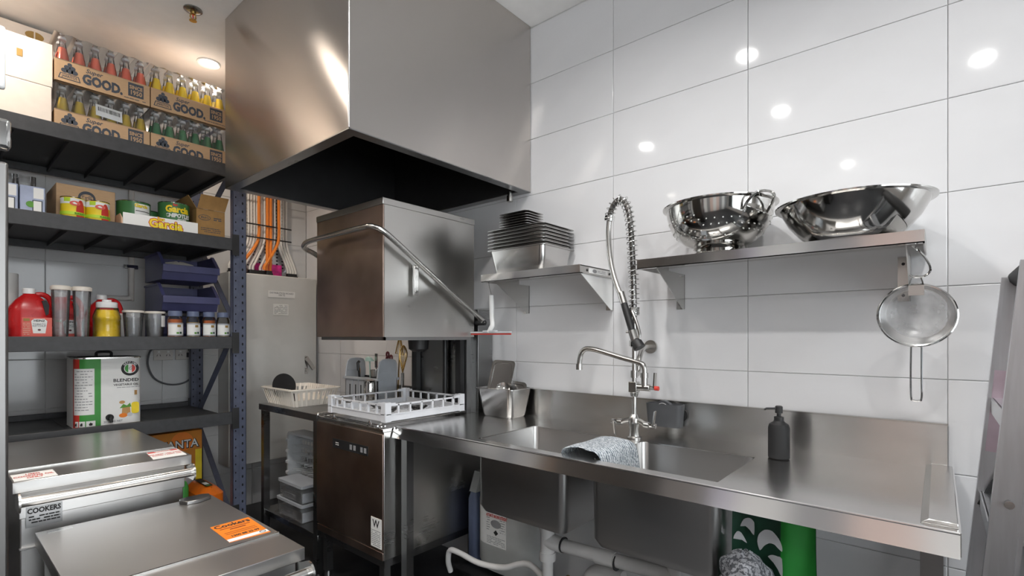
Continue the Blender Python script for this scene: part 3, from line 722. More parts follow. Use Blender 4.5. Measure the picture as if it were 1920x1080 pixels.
hose = smooth_path([arc[-1], (tx-.002, ty+.118, 1.76), (tx-.005, ty+.112, 1.68), (tx-.01, ty+.095, 1.60), (tx-.015, ty+.07, 1.53), (tx-.02, ty+.045, 1.485)], 8)
part(t, 'hose', MB().tube(hose, .0115, 12), 'satin', label='braided steel hose')
g0 = Vector((tx-.02, ty+.045, 1.485)); g1 = Vector((tx-.03, ty-.008, 1.335)); gd = (g1-g0).normalized()
part(t, 'hose_coupling', MB().tube([g0-gd*.02, g0+gd*.03], .0145, 12), 'satin')
gun = part(t, 'spray_gun', MB().tube([g0+gd*.025, g0+gd*.07, g1], [.0135, .0145, .014], 12), 'black', label='black grip of the spray gun')
part(gun, 'spray_head', MB().tube([g1-gd*.01, g1+gd*.035], .0165, 14).cyl(g1+Vector((0, .028, .004)), g1+Vector((0, -.01, .004)), .006, n=10), 'satin')
part(gun, 'nozzle', MB().tube([g1+gd*.030, g1+gd*.036+Vector((0, -.004, 0)), g1+gd*.065+Vector((0, -.012, 0))], [.014, .021, .024], 16), 'black')
part(gun, 'trigger', MB().tube(smooth_path([g0+gd*.075+Vector((.0, -.022, .01)), g0+gd*.11+Vector((0, -.030, 0)), g1+Vector((0, -.030, .0)), g1+gd*.03+Vector((0, -.02, 0))], 4), .007, 10), 'satin')
part(t, 'gun_rest', MB().cyl((tx, ty, 1.275), (tx, ty, 1.305), .014, n=12).bar((tx-.012, ty+.012, 1.292), (tx-.03, ty-.004, 1.292), .008, .024), 'satin')
wb_ = MB().tube(smooth_path([(2.118, ty+.026, 1.274), (2.07, ty+.026, 1.272), (2.02, ty+.02, 1.262), (1.975, ty+.012, 1.225), (1.955, ty+.006, 1.18), (1.94, ty+.002, 1.165), (tx, ty, 1.165)], 5), .0115, 12)
wb_.cyl((2.1235, ty+.026, 1.274), (2.112, ty+.026, 1.274), .030, n=22).cyl((tx, ty, 1.15), (tx, ty, 1.18), .0145, n=12)
part(t, 'wall_bracket', wb_, 'satin')

# ------------------------------------------------------------------ things on the sink bench
# sponge caddy stuck on the splashback
t = thing('sponge_caddy', 'dark grey sponge caddy stuck on the splashback behind the tap', 'caddy', (2.06, .895, .935))
o = [(u, v) for u, v in rrect(2.035, .815, 2.0995, .975, .02, 4)]
cb = MB().rings([[(2.0675+(x-2.0675)*s, .895+(y-.895)*s, z) for x, y in o] for s, z in ((.86, .938), (.9, .936), (1, 1.032), (.93, 1.032), (.84, .945))])
part(t, 'tub', cb, 'darkgrey')
part(t, 'suction_mount', MB().cyl((2.0995, .835, .985), (2.092, .835, .985), .028, n=18), 'black')
t = thing('scrub_brush', 'round steel scrub pad with white emblem in the sponge caddy', 'scrub pad', (2.062, .90, .95))
part(t, 'pad', MB().tube([(2.052, .90, 1.006), (2.078, .90, 1.006)], .040, 22), 'darkgrey')
part(t, 'emblem', MB().tube([(2.051, .90, 1.008), (2.0515, .90, 1.008)], .028, 22), 'paper')
part(t, 'ring', MB().tube([(2.0500, .90+.024*math.cos(a), 1.008+.024*math.sin(a)) for a in [2*PI*k/20 for k in range(20)]], .002, 6, loop=True).box(2.049, .898, .99, 2.0505, .902, 1.026), 'inkblack')
# black soap dispenser
bx, by = 1.915, .420
t = thing('soap_dispenser', 'matte black pump soap dispenser standing on the drainboard', 'soap dispenser', (bx, by, SZ))
part(t, 'bottle', MB().lathe([(.031, .0006), (.034, .004), (.034, .105), (.030, .118), (.018, .126), (.016, .13)], (bx, by, SZ), 30), 'blackmatte')
pm = part(t, 'pump', MB().lathe([(.0155, .128), (.0155, .143), (.007, .146), (.007, .155), (.012, .156), (.012, .178), (.009, .181)], (bx, by, SZ), 20), 'black')
part(pm, 'spout', MB().tube([(bx-.008, by+.008, SZ+.172), (bx-.022, by+.034, SZ+.171), (bx-.026, by+.04, SZ+.167)], .0035, 8), 'black')
# draped dishcloth on the divider between the bowls
def sheet(path, y_off, w, fn, m, name, label, cat, th=.004, nw=9):
    """cloth strip: path of (x,z)-like points swept sideways with thickness"""
    n = len(path); top = []; bot = []
    mb = MB(); R = []
    for i in range(n): R.append([fn(path[i], j/(nw-1)) for j in range(nw)])
    v = [p for r in R for p in r]; f = []
    for i in range(n-1):
        for j in range(nw-1): f.append((i*nw+j, i*nw+j+1, (i+1)*nw+j+1, (i+1)*nw+j))
    mb.add(v, f)
    o = single(name, mb, m, label, cat)
    sd = o.modifiers.new('thickness', 'SOLIDIFY'); sd.thickness = th; sd.offset = 1
    sb = o.modifiers.new('soft', 'SUBSURF'); sb.levels = 1; sb.render_levels = 1
    return o
cp = smooth_path([(1.062, .80), (1.044, .875), (1.032, .914), (.998, .920), (.965, .920), (.93, .920), (.895, .914), (.880, .875), (.870, .795)], 3)
def cfn(p, s):
    x = 1.50+.26*s+.012*math.sin(p[0]*60)+(.05*(1.0-p[0]) if p[0] < 1 else 0)
    w = .004*math.sin(s*9+p[0]*30)
    if p[0] > 1.02 or p[0] < .9: return (x, p[0]+w*(1 if p[0] < 1 else 1), p[1])
    return (x, p[0], p[1]+abs(w)*.9)
sheet(cp, 0, .26, cfn, 'cloth', 'dishcloth', 'pale grey woven dishcloth draped over the divider between sink bowls', 'cloth')

# gastronorm pan with lids
def gn(name, x0, y0, x1, y1, z0, z1, label, m='pansteel', rimw=.012, group=None, cat='pan'):
    """deep steel pan: rounded tapered body, open top, flat rim"""
    t = thing(name, label, cat, ((x0+x1)/2, (y0+y1)/2, z0), group)
    def rr(i, z, r): return [(x, y, z) for x, y in rrect(x0+i, y0+i, x1-i, y1-i, r, 4)]
    h = z1-z0; tp = min(.016, h*.12)
    part(t, 'tub', MB().rings([rr(tp+.010, z0, .02), rr(tp+.003, z0+min(.012, h*.3), .026), rr(0, z1-.006, .026), rr(0, z1-.001, .026), rr(.002, z1-.001, .025), rr(tp+.005, z0+min(.014, h*.4), .024), rr(tp+.012, z0+.002, .02)]), m)
    part(t, 'rim', MB().rings([rr(.001, z1, .025), rr(-rimw, z1, .03), rr(-rimw, z1-.003, .03), rr(.001, z1-.003, .025)], loop=True), m)
    return t
gn('deep_pan', 1.905, 1.628, 2.078, 1.868, SZ+.0006, 1.052, 'deep steel pan holding loose lids on the bench beside the dishwasher', rimw=.014)
def lid(c, w, h, u, v, label):
    """flat pan lid with pressed centre; u,v = unit axes of its plane"""
    u = Vector(u).normalized(); v = Vector(v).normalized(); n = u.cross(v); c = Vector(c)
    mb = MB()
    rs = [[c+u*x+v*y+n*d for x, y in rrect(-w/2+i, -h/2+i, w/2-i, h/2-i, max(.006, .02-i*.3), 4)] for i, d in ((0, 0), (0, .004), (.014, .004), (.020, -.006), (.030, -.006), (.030, -.010), (.012, -.010), (.004, -.002))]
    mb.rings(rs); return single('pan_lid', mb, 'pansteel', label, 'lid', 'lids in the deep pan')
lid((1.985, 1.770, 1.085), .13, .22, (.35, -1, -.05), (.20, -.10, 1), 'tall rectangular steel lid leaning upright in the deep pan')
lid((2.02, 1.700, 1.010), .12, .15, (.3, -1, -.12), (.16, -.08, 1), 'smaller rectangular steel lid tilted low in the deep pan')
mb = MB().lathe([(.030, 0), (.036, .003), (.036, .008), (.026, .005), (.001, .004)], n=24)
q = Vector((0, 0, 1)).rotation_difference(Vector((-.8, -.5, .35)).normalized())
mb.v = [tuple(q @ Vector(v)+Vector((1.955, 1.725, 1.045))) for v in mb.v]
single('round_lid', mb, 'mirrorsteel', 'small round polished lid in the deep pan of lids', 'lid', 'lids in the deep pan')
# ------------------------------------------------------------------ wall shelves
def wall_shelf(label, y0, y1, ztop, plate=False):
    t = thing('wall_shelf', label, 'shelf', (1.98, (y0+y1)/2, ztop-.2), 'steel wall shelves')
    part(t, 'board', MB().box(1.83, y0, ztop-.004, 2.1245, y1, ztop), 'benchsteel')
    part(t, 'front_lip', MB().box(1.826, y0, ztop-.036, 1.83, y1, ztop+.0005).box(1.826, y0, ztop-.036, 1.85, y1, ztop-.033), 'fascia')
    for y in (y0, y1-.004):
        part(t, 'end_lip', MB().box(1.828, y, ztop-.036, 2.1245, y+.004, ztop), 'satin')
    for y in (y0+.04 if not plate else y0+.006, y1-.075):
        br = part(t, 'bracket', MB().prism([(1.845, ztop-.036), (2.1245, ztop-.036), (2.1245, ztop-.185), (2.105, ztop-.185)], lambda u, v, d: (u, d, v), y, y+.003), 'whitegloss' if plate and y < y0+.02 else 'satin', normals=True)
        part(br, 'wall_flange', MB().box(2.1215, y, ztop-.185, 2.1245, y+.035, ztop-.036), 'satin')
        for z in (ztop-.06, ztop-.165): part(br, 'screw', MB().cyl((2.1222, y+.02, z), (2.1195, y+.02, z), .005, n=8), 'black')
    if plate:
        p = part(t, 'name_plate', MB().box(1.90, y0-.0015, ztop-.030, 2.06, y0, ztop-.008), 'whitegloss')
        part(p, 'emblem', MB().prism(disc(1.945, ztop-.019, .018, .008), lambda u, v, d: (u, d, v), y0-.0022, y0-.0015), 'inkgrey')
        part(p, 'print', lines(MB(), 2, 1.97, 2.04, ztop-.026, ztop-.012, y0-.0021), 'inkgrey')
        for x in (1.885, 2.08): part(t, 'rivet', MB().cyl((x, y0-.002, ztop-.019), (x, y0, ztop-.019), .006, n=10), 'black')
    return t
wall_shelf('long steel wall shelf carrying the colander and the mixing bowl', .03, .907, 1.622)
wall_shelf('short steel wall shelf carrying the stack of pans', 1.172, 1.76, 1.630, True)

# colander
cx, cy, z0 = 1.925, .625, 1.6225
t = thing('colander', 'shiny steel colander with looped handles on the long wall shelf', 'colander', (cx, cy, z0))
prof = [(.085, .030), (.115, .040), (.148, .068), (.172, .105), (.184, .145), (.187, .172)]
part(t, 'bowl', MB().lathe(prof+[(.200, .176), (.201, .180), (.187, .178), (.181, .145), (.168, .105), (.144, .070), (.112, .044), (.001, .034)], (cx, cy, z0), 48), 'mirrorsteel')
part(t, 'foot_ring', MB().lathe([(.098, 0), (.100, .002), (.088, .028), (.086, .031), (.084, .026), (.094, .002)], (cx, cy, z0), 40, False, False), 'mirrorsteel')
for a in (math.radians(238), math.radians(58)):
    d = Vector((math.cos(a), math.sin(a), 0)); s = Vector((-d.y, d.x, 0)); c = Vector((cx, cy, z0))
    part(t, 'handle', MB().tube(smooth_path([c+d*.178+s*.05+Vector((0, 0, .125)), c+d*.200+s*.05+Vector((0, 0, .150)), c+d*.222+s*.036+Vector((0, 0, .172)), c+d*.230+Vector((0, 0, .178)), c+d*.222-s*.036+Vector((0, 0, .172)), c+d*.200-s*.05+Vector((0, 0, .150)), c+d*.178-s*.05+Vector((0, 0, .125))], 5), .005, 8), 'chrome')
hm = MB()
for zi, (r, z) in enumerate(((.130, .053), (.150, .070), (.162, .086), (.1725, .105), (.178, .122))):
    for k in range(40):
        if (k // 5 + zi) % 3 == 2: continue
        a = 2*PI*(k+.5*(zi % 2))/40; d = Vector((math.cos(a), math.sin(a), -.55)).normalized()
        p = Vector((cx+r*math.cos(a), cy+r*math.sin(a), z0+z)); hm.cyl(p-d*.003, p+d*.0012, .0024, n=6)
part(t, 'lit_drain_holes', hm, 'paper', stuff=True, label='rows of small drain holes painted white for the light in them')  # white dots paint the light that shows through the holes
# mixing bowl
cx, cy, z0 = 1.912, .212, 1.6225
single('mixing_bowl', MB().lathe([(.100, 0), (.118, .002), (.142, .022), (.175, .062), (.195, .100), (.200, .112), (.214, .114), (.215, .118), (.199, .117), (.191, .100), (.171, .064), (.138, .025), (.115, .006), (.001, .004)], (cx, cy, z0), 56), 'mirrorsteel',
       'wide shallow polished steel mixing bowl on the long wall shelf', 'bowl')

# pans on the short shelf
px0, px1, py0, py1, pz = 1.86, 2.105, 1.395, 1.735, 1.6305
gn('deep_pan', px0, py0, px1, py1, pz, pz+.120, 'deep steel pan at the bottom of the stack on the short shelf', rimw=.016)
for k in range(6):
    zb = pz+.1205+.0165*k
    t = thing('shallow_pan', 'wide shallow steel pan in the stack, %s up from the deep pan' % ORD[k], 'pan', (1.98, 1.56, zb), 'shallow pans stacked on the short shelf')
    def rr(i, z): return [(x, y, z) for x, y in rrect(px0+i, py0+i, px1-i, py1-i, .024, 4)]
    part(t, 'tray', MB().rings([rr(.012, zb), rr(.004, zb+.012), rr(-.002, zb+.0135), rr(-.012, zb+.0135), rr(-.012, zb+.0160), rr(.006, zb+.0160), rr(.014, zb+.004)]), 'pansteel')
zz = pz+.1205+.0165*6+.0005
for k in range(7):
    zb = zz+.0125*k
    t = thing('small_pan', 'small steel pan at the top of the stack, %s from below' % ORD[k], 'pan', (1.98, 1.58, zb), 'small pans on top of the stack')
    def rr(i, z): return [(x, y, z) for x, y in rrect(1.91+i, 1.53+i, 2.03-i, 1.70-i, .016, 3)]
    part(t, 'tray', MB().rings([rr(.012, zb), rr(.004, zb+.008), rr(-.010, zb+.0098), rr(-.010, zb+.0122), rr(.006, zb+.0122), rr(.014, zb+.003)]), 'pansteel')

# squeegee hanging from the shelf corner on a wire hook
t = thing('squeegee', 'white window squeegee hanging from the short shelf beside the dishwasher', 'squeegee', (1.93, 1.76, 1.34))
part(t, 'grip', MB().tube(smooth_path([(1.93, 1.785, 1.535), (1.93, 1.782, 1.48), (1.93, 1.780, 1.42), (1.928, 1.776, 1.38), (1.925, 1.79, 1.355), (1.925, 1.80, 1.345)], 5), [.013]*20+[.011]*6, 12), 'whitegloss')
part(t, 'blade_holder', MB().box(1.918, 1.645, 1.337, 1.934, 1.930, 1.346).box(1.915, 1.745, 1.343, 1.937, 1.835, 1.352), 'rackgrey', bev=.002)
part(t, 'rubber_blade', MB().box(1.9235, 1.645, 1.329, 1.9275, 1.930, 1.338), 'redprint', label='red rubber blade')
part(t, 'hang_wire', MB().tube(smooth_path([(1.93, 1.785, 1.53), (1.925, 1.783, 1.55), (1.90, 1.770, 1.575), (1.875, 1.752, 1.600)], 4), .0014, 6), 'gunmetal')

# sieve and hook at the end of the long shelf
sc = Vector((1.885, .050, 1.383)); r = .0905
t = thing('hanging_hook', 'bent steel wire hook at the end of the long shelf', 'hook', (1.89, .04, 1.50))
part(t, 'wire', MB().tube(smooth_path([(1.90, .058, 1.588), (1.885, .048, 1.575), (1.88, .028, 1.545), (1.88, .018, 1.515), (1.882, .028, 1.497), (1.885, .052, 1.494), (1.888, .066, 1.503)], 5), .0032, 8), 'chrome')
t = thing('wire_sieve', 'round fine mesh sieve with long wire handle hung below the shelf', 'sieve', (1.885, .05, 1.13))
nX = Vector((1, .10, -.12)).normalized(); a1 = Vector((0, 1, 0))-nX*nX.y; a1.normalize(); a2 = nX.cross(a1)
circ = [sc+(a1*math.cos(k)+a2*math.sin(k))*r for k in [2*PI*i/48 for i in range(48)]]
part(t, 'hoop', MB().tube(circ, .0045, 8, loop=True), 'chrome')
dome = MB(); rs = []
for f, d in ((1, 0), (.92, .016), (.75, .034), (.5, .048), (.25, .055), (.02, .057)):
    rs.append([sc+(a1*math.cos(k)+a2*math.sin(k))*r*f+nX*d for k in [2*PI*i/40 for i in range(40)]])
dome.rings(rs, False, True); part(t, 'mesh_cup', dome, 'meshwire')
hb = sc-Vector((0, 0, r))
part(t, 'handle', MB().tube(smooth_path([hb+Vector((0, .012, 0)), hb+Vector((0, .013, -.08)), hb+Vector((0, .012, -.150)), hb+Vector((0, .006, -.160)), hb+Vector((0, -.006, -.160)), hb+Vector((0, -.012, -.150)), hb+Vector((0, -.012, -.08)), hb+Vector((0, -.012, 0))], 5), .0026, 8), 'chrome')
ht = sc+Vector((0, 0, r))
part(t, 'hanging_loop', MB().tube(smooth_path([ht+Vector((0, .016, -.002)), ht+Vector((0, .010, .020)), ht+Vector((0, 0, .024)), ht+Vector((0, -.010, .020)), ht+Vector((0, -.016, -.002))], 4), .0022, 8), 'chrome')
part(t, 'hoop_clip', MB().box(1.8775, .032, 1.440, 1.880, .068, 1.470), 'satin')

# ------------------------------------------------------------------ stepladder at the bench end
t = thing('stepladder', 'folded aluminium stepladder leaning beside the end of the bench', 'ladder', (1.82, -.06, 0))
def ly(z): return -.052-.0865*(z)+.012
LXF, LXN, LT = 2.045, 1.60, 1.49
def stile(x, dy, z0, z1, w=.058, th=.024):
    m = MB(); p = Vector((x, ly(z0)+dy, z0)); q = Vector((x, ly(z1)+dy, z1))
    m.bar(p, q, th*.35, w, up=(0, 1, 0))
    for s in (-1, 1):
        o = Vector((0, s*(w/2-.004), 0)); m.bar(p+o, q+o, th, .008, up=(0, 1, 0))
    return m
for x in (LXF, LXN):
    s = part(t, 'stile', stile(x, -.0, .03, LT), 'alu')
    part(s, 'foot', MB().box(x-.02, ly(0)-.035, 0, x+.02, ly(0)+.022, .03), 'black')
    s = part(t, 'rear_stile', stile(x+(-.03 if x > 1.8 else .03), -.085, .03, LT-.02, .04, .02), 'alu')
    part(s, 'foot', MB().box(x+(-.03 if x > 1.8 else .03)-.015, ly(0)-.11, 0, x+(-.03 if x > 1.8 else .03)+.015, ly(0)-.06, .04), 'black')
part(t, 'pink_mark', MB().bar((LXF-.006, ly(.98), .98), (LXF-.006, ly(1.22), 1.22), .0012, .046, up=(0, 1, 0)), 'pinkstain', label='pink paint stain on the far stile')
for z in (.30, .58, .86, 1.14):
    part(t, 'tread', MB().box(LXN, ly(z)-.05, z-.012, LXF, ly(z)+.02, z).box(LXN, ly(z)+.014, z-.045, LXF, ly(z)+.022, z), 'alu', bev=.002)
for z in (.44, .72, 1.0): part(t, 'rear_rung', MB().box(LXN+.03, ly(z)-.10, z-.02, LXF-.03, ly(z)-.085, z+.02), 'alu')
part(t, 'top_cap', MB().prism(disc(0, 0, .05, .035, 18), lambda u, v, d: (d, ly(LT)-.035+u, LT+v), LXN-.03, LXF+.03), 'blackmatte')
for x in (LXF-.02, LXN+.02):
    sp_ = part(t, 'spreader', MB().bar((x, ly(.82)+.012, .82), (x, ly(1.02)-.055, 1.02), .006, .026, up=(0, 1, 0)).bar((x, ly(1.02)-.055, 1.02), (x, ly(.84)-.09, .84), .006, .024, up=(0, 1, 0)), 'blackmatte')
    for yy, z in ((ly(.82)+.012, .82), (ly(1.02)-.055, 1.02)): part(sp_, 'rivet', MB().cyl((x-.006, yy, z), (x+.004, yy, z), .008, n=12), 'chrome')
for z in (.66, .94):
    part(t, 'stile_rivet', MB().cyl((LXN-.016, ly(z), z), (LXN-.01, ly(z), z), .009, n=12), 'chrome')

# ------------------------------------------------------------------ under the bench
t = thing('low_crate', 'low black plastic crate on the floor under the first bowl', 'crate', (1.90, 1.60, 0))
part(t, 'body', MB().rbox(1.78, 1.30, 0, 2.02, 1.91, .125, .03, prof=[(.02, 0), (0, .9), (0, 1)]), 'blackmatte')
part(t, 'rim', MB().rings([[(x, y, z) for x, y in rrect(1.78-o, 1.30-o, 2.02+o*.5, 1.91+o, .03, 4)] for o, z in ((0, .125), (.012, .125), (.012, .112), (0, .112))], loop=True), 'black')
t = thing('detergent_drum', 'squat pale grey detergent drum with printed label under the bench', 'drum', (1.955, 1.64, .1255))
part(t, 'body', MB().rbox(1.83, 1.48, .1262, 2.085, 1.835, .56, .11, 8, [(.05, 0), (.015, .05), (0, .14), (0, .84), (.02, .93), (.06, 1)]), 'drum')
part(t, 'cap', MB().lathe([(.03, 0), (.03, .03), (.026, .034)], (1.93, 1.72, .56), 18), 'whitegloss')
part(t, 'carry_handle', MB().tube(smooth_path([(1.95, 1.58, .55), (1.95, 1.57, .59), (1.95, 1.62, .60), (1.95, 1.66, .58), (1.95, 1.67, .55)], 4), .014, 10), 'drum')
lb = part(t, 'label', MB().box(1.8275, 1.595, .285, 1.8295, 1.725, .49), 'paper', label='white printed detergent label')
# label follows the drum: slightly wider on the curved corner
part(lb, 'label_wing', MB().rings([[(1.830+.110*(1-math.cos(a)), 1.725+.110*math.sin(a), z) for z in (.285, .49)]+[(1.8285+.1115*(1-math.cos(a)), 1.725+.1115*math.sin(a), z) for z in (.49, .285)] for a in [.1*k for k in range(6)]]), 'paper')
text(lb, 'AUTOMATIC MACHINE DETERGENT', .021, 'redprint', (1.8268, 1.655, .432), FX, sx=.40, bold=.0009)
part(lb, 'emblem', MB().prism(disc(1.66, .395, .034, .02), lambda u, v, d: (d, u, v), 1.8268, 1.8275), 'inkgrey')
part(lb, 'hazard_mark', MB().prism([(1.645, .352), (1.66, .338), (1.675, .352), (1.66, .366)], lambda u, v, d: (d, u, v), 1.8268, 1.8275), 'inkblack')
part(lb, 'fine_print', lines_x(MB(), 5, 1.72, 1.60, .292, .332, 1.8268), 'inkgrey')
part(lb, 'fine_print', lines_x(MB(), 6, 1.633, 1.60, .355, .425, 1.8268), 'inkgrey')
part(lb, 'fine_print', lines_x(MB(), 6, 1.722, 1.70, .355, .425, 1.8268), 'inkgrey')
t = thing('jerry_can', 'slate grey jerry can squeezed between the drum and the dishwasher', 'jerry can', (1.95, 1.875, .1255))
part(t, 'body', MB().rbox(1.87, 1.842, .1262, 2.0, 1.905, .50, .02, 4, [(.01, 0), (0, .05), (0, .9), (.01, 1)]), 'bluelid')
part(t, 'neck', MB().prism([(1.88, .50), (2.02, .50), (2.02, .53), (1.96, .60), (1.92, .60)], lambda u, v, d: (u, d, v), 1.85, 1.898), 'drum')
# waste pipes
dx = (AX0+AX1)/2; dA = (1.02+1.448)/2; dB = (.485+.905)/2
t = thing('waste_pipe', 'white plastic waste pipe joining the drains of both sink bowls', 'pipe', (dx, dA, .0))
part(t, 'downpipe', MB().cyl((dx, dA, .584), (dx, dA, .002), .0225, n=18), 'pvc')
part(t, 'tee_socket', MB().cyl((dx, dA, .53), (dx, dA, .43), .030, n=18).cyl((dx, dA, .475), (dx, dA-.075, .475), .031, n=18).tube([(dx, dA+.02, .50), (dx, dA+.05, .555)], .014, 12), 'pvc')
part(t, 'lock_nut', MB().cyl((dx, dA, .43), (dx, dA, .395), .034, n=18), 'pvc')
part(t, 'cross_pipe', MB().cyl((dx, dA-.07, .475), (dx, dB, .492), .026, n=18), 'pvc')
part(t, 'coupling', MB().cyl((dx, dA-.235, .479), (dx, dA-.315, .483), .030, n=18), 'pvc')
for y in (dA-.077, dA-.318): part(t, 'seal_ring', MB().cyl((dx, y, .478), (dx, y-.005, .478), .0312, n=18), 'black')
part(t, 'branch_pipe', MB().cyl((dx, dB, .584), (dx, dB, .46), .0225, n=18), 'pvc')
part(t, 'trap_bend', MB().tube(smooth_path([(dx+.16, dA-.10, .20), (dx+.16, dA-.10, .27), (dx+.16, dA-.115, .31), (dx+.16, dA-.15, .335), (dx+.16, dA-.20, .34), (dx+.16, dA-.26, .34)], 5), .030, 16), 'pvc')
part(t, 'trap_riser', MB().cyl((dx+.16, dA-.10, .22), (dx+.16, dA-.10, .0), .034, n=16), 'pvc')
single('drain_hose', MB().tube(smooth_path([(1.72, 1.87, .14), (1.70, 1.865, .20), (1.69, 1.84, .262), (1.685, 1.77, .272), (1.69, 1.64, .258), (1.70, 1.50, .275), (1.71, 1.42, .31), (1.715, 1.36, .325), (1.715, 1.30, .30), (1.71, 1.275, .27)], 6), .0135, 12), 'pvc',
       'thin off-white drain hose looping in front of the detergent drum', 'hose')
t = thing('shutoff_valve', 'small brass shutoff valve behind the white waste pipe', 'valve', (1.79, 1.215, 0))
part(t, 'body', MB().cyl((1.80, 1.215, 0), (1.80, 1.215, .29), .008, n=10).cyl((1.80, 1.25, .26), (1.80, 1.18, .26), .013, n=12), 'brass')
part(t, 'knob', MB().cyl((1.79, 1.215, .26), (1.765, 1.215, .26), .016, n=12), 'chrome')

# green tote bag and crumpled cloth hung under the drainboard
def bag_pts(u, v):
    y = .468-.212*u+.006*math.sin(v*5); z = .835-.62*v
    fold = .018*math.sin(u*7.5)+.010*math.sin(u*15+v*5)
    return (1.565+fold*.7+.02*v, y-.03*v*u, z)
def bag_panel(u0, u1, v0, v1, off, nu=14, nv=10):
    mb = MB()
    for i in range(nu+1):
        for j in range(nv+1):
            p = bag_pts(u0+(u1-u0)*i/nu, v0+(v1-v0)*j/nv); mb.v.append((p[0]-off, p[1], p[2]))
    k = nv+1
    mb.f = [(i*k+j, i*k+j+1, (i+1)*k+j+1, (i+1)*k+j) for i in range(nu) for j in range(nv)]
    return mb
t = thing('tote_bag', 'green tote bag with white curved emblem hanging under the drainboard', 'bag', (1.57, .37, .21))
pf = MB(); nu, nv = 18, 12
for side in (0, 1):
    b0 = len(pf.v)
    for i in range(nu+1):
        for j in range(nv+1):
            p = bag_pts(i/nu, j/nv); pf.v.append((p[0]+side*.04*min(1, 6*j/nv)*math.sin(PI*i/nu)+side*.006, p[1], p[2]))
    k = nv+1
    pf.f += [(b0+i*k+j, b0+i*k+j+1, b0+(i+1)*k+j+1, b0+(i+1)*k+j) for i in range(nu) for j in range(nv)]
part(t, 'front_panel', pf, 'darkgreen')
part(t, 'side_stripe', bag_panel(.63, 1.0, 0, 1, .0015), 'greenbag', label='bright green stripe')
def emblem(pts):
    """outline given as (fraction across, height) on the bag front"""
    mb = MB(); v = []; n = len(pts); Q = [Vector((a, b, 0)) for a, b in pts]; pts = []
    for i in range(n):
        p0, p1, p2, p3 = Q[i-1], Q[i], Q[(i+1) % n], Q[(i+2) % n]
        for t_ in (0, .33, .66):
            q = .5*((2*p1)+(p2-p0)*t_*.8+(2*p0*.8-4.2*p1+(4.2*p2-p1*.0)-.8*p3+(-.8*p1+.8*p1))*t_*t_*0) if t_ == 0 else p1.lerp(p2, t_)+((p1-p0)*.10*(1-t_)*t_*2-(p3-p2)*.10*t_*(1-t_)*2)
            pts.append((q.x, q.y))
    for u, z in pts:
        p = bag_pts(u, (.835-z)/.62); v.append((p[0]-.004, p[1], p[2]))
    return mb.add(v, [tuple(range(len(v)))])
part(t, 'emblem', emblem([(.36, .700), (.33, .725), (.35, .748), (.42, .765), (.52, .768), (.61, .755), (.65, .738), (.65, .722), (.56, .733), (.48, .730), (.41, .716)]), 'rackwhite', label='white crescent print')
part(t, 'emblem', emblem([(.46, .690), (.53, .702), (.60, .705), (.65, .702), (.65, .650), (.60, .668), (.54, .681)]), 'rackwhite')
part(t, 'emblem', emblem([(.10, .755), (.14, .778), (.22, .788), (.29, .780), (.29, .742), (.24, .752), (.17, .760)]), 'rackwhite')
part(t, 'emblem', emblem([(.02, .715), (.06, .738), (.12, .736), (.20, .712), (.13, .716)]), 'rackwhite')
part(t, 'strap', MB().tube(smooth_path([(1.57, .45, .83), (1.575, .43, .852), (1.575, .36, .872), (1.575, .31, .852), (1.57, .29, .83)], 4), .006, 8), 'greenbag')
def crump(name, c, rx, ry, rz, m, label, seed):
    rnd = random.Random(seed); ph = [rnd.uniform(0, 6) for _ in range(9)]
    rs = []
    for i in range(1, 18):
        th = PI*i/18; ring = []
        for k in range(36):
            a = 2*PI*k/36
            d = 1+.12*math.sin(3*a+ph[0]+2*th)+.10*math.sin(5*a+4*th+ph[1])+.08*math.sin(7*a-5*th+ph[2])+.05*math.sin(11*th+ph[3]+a)
            ring.append((c[0]+rx*d*math.sin(th)*math.cos(a), c[1]+ry*d*math.sin(th)*math.sin(a), c[2]+rz*(math.cos(th)*(1+.06*math.sin(5*a+ph[4])))))
        rs.append(ring)
    return single(name, MB().rings(rs), m, label, 'cloth')
t2 = thing('rag_bucket', 'dark bucket standing on the floor under the drainboard', 'bucket', (1.455, .40, 0))
part(t2, 'pail', MB().lathe([(.06, 0), (.065, .02), (.075, .57), (.08, .58), (.073, .58), (.062, .03), (.001, .02)], (1.455, .40, 0), 28), 'darkgrey')
crump('rag', (1.468, .405, .655), .050, .062, .075, 'clothdark', 'crumpled grey woven rag heaped in front of the green bag', 4)
# ------------------------------------------------------------------ storage rack against the back wall
KX0, KX1, KY0, KY1 = -.98, 1.222, 3.27, 4.05
SH = [2.358, 1.915, 1.320, .862, .27]          # top edge of each level's beams
LIPD = .030                                      # boards sit this far below the beam edge
t = thing('storage_rack', 'black and slate blue boltless storage rack filled with supplies', 'rack', (.12, 3.66, 0))
for x, s in ((KX1, 1), (KX0-.078, 1)):
    for y in (KY0, KY1-.04):
        m = MB().box(x, y, 0, x+.036, y+.004, 2.46).box(x+.036, y, 0, x+.078, y+.004, 2.46).box(x, y, 0, x+.004, y+.04, 2.46).box(x+.074, y, 0, x+.078, y+.04, 2.46)
        up = part(t, 'upright', m, 'rackblue', bev=.001)
        hl = MB()
        for k in range(46):
            z = .08+.051*k
            hl.prism(disc(x+.016, z, .0035, .006, 8), lambda u, v, d: (u, d, v), y-.0006, y)
            hl.prism(disc(x+.056, z+.02, .005, .009, 8), lambda u, v, d: (u, d, v), y-.0006, y)
        part(up, 'slot_holes', hl, 'hole', stuff=True)
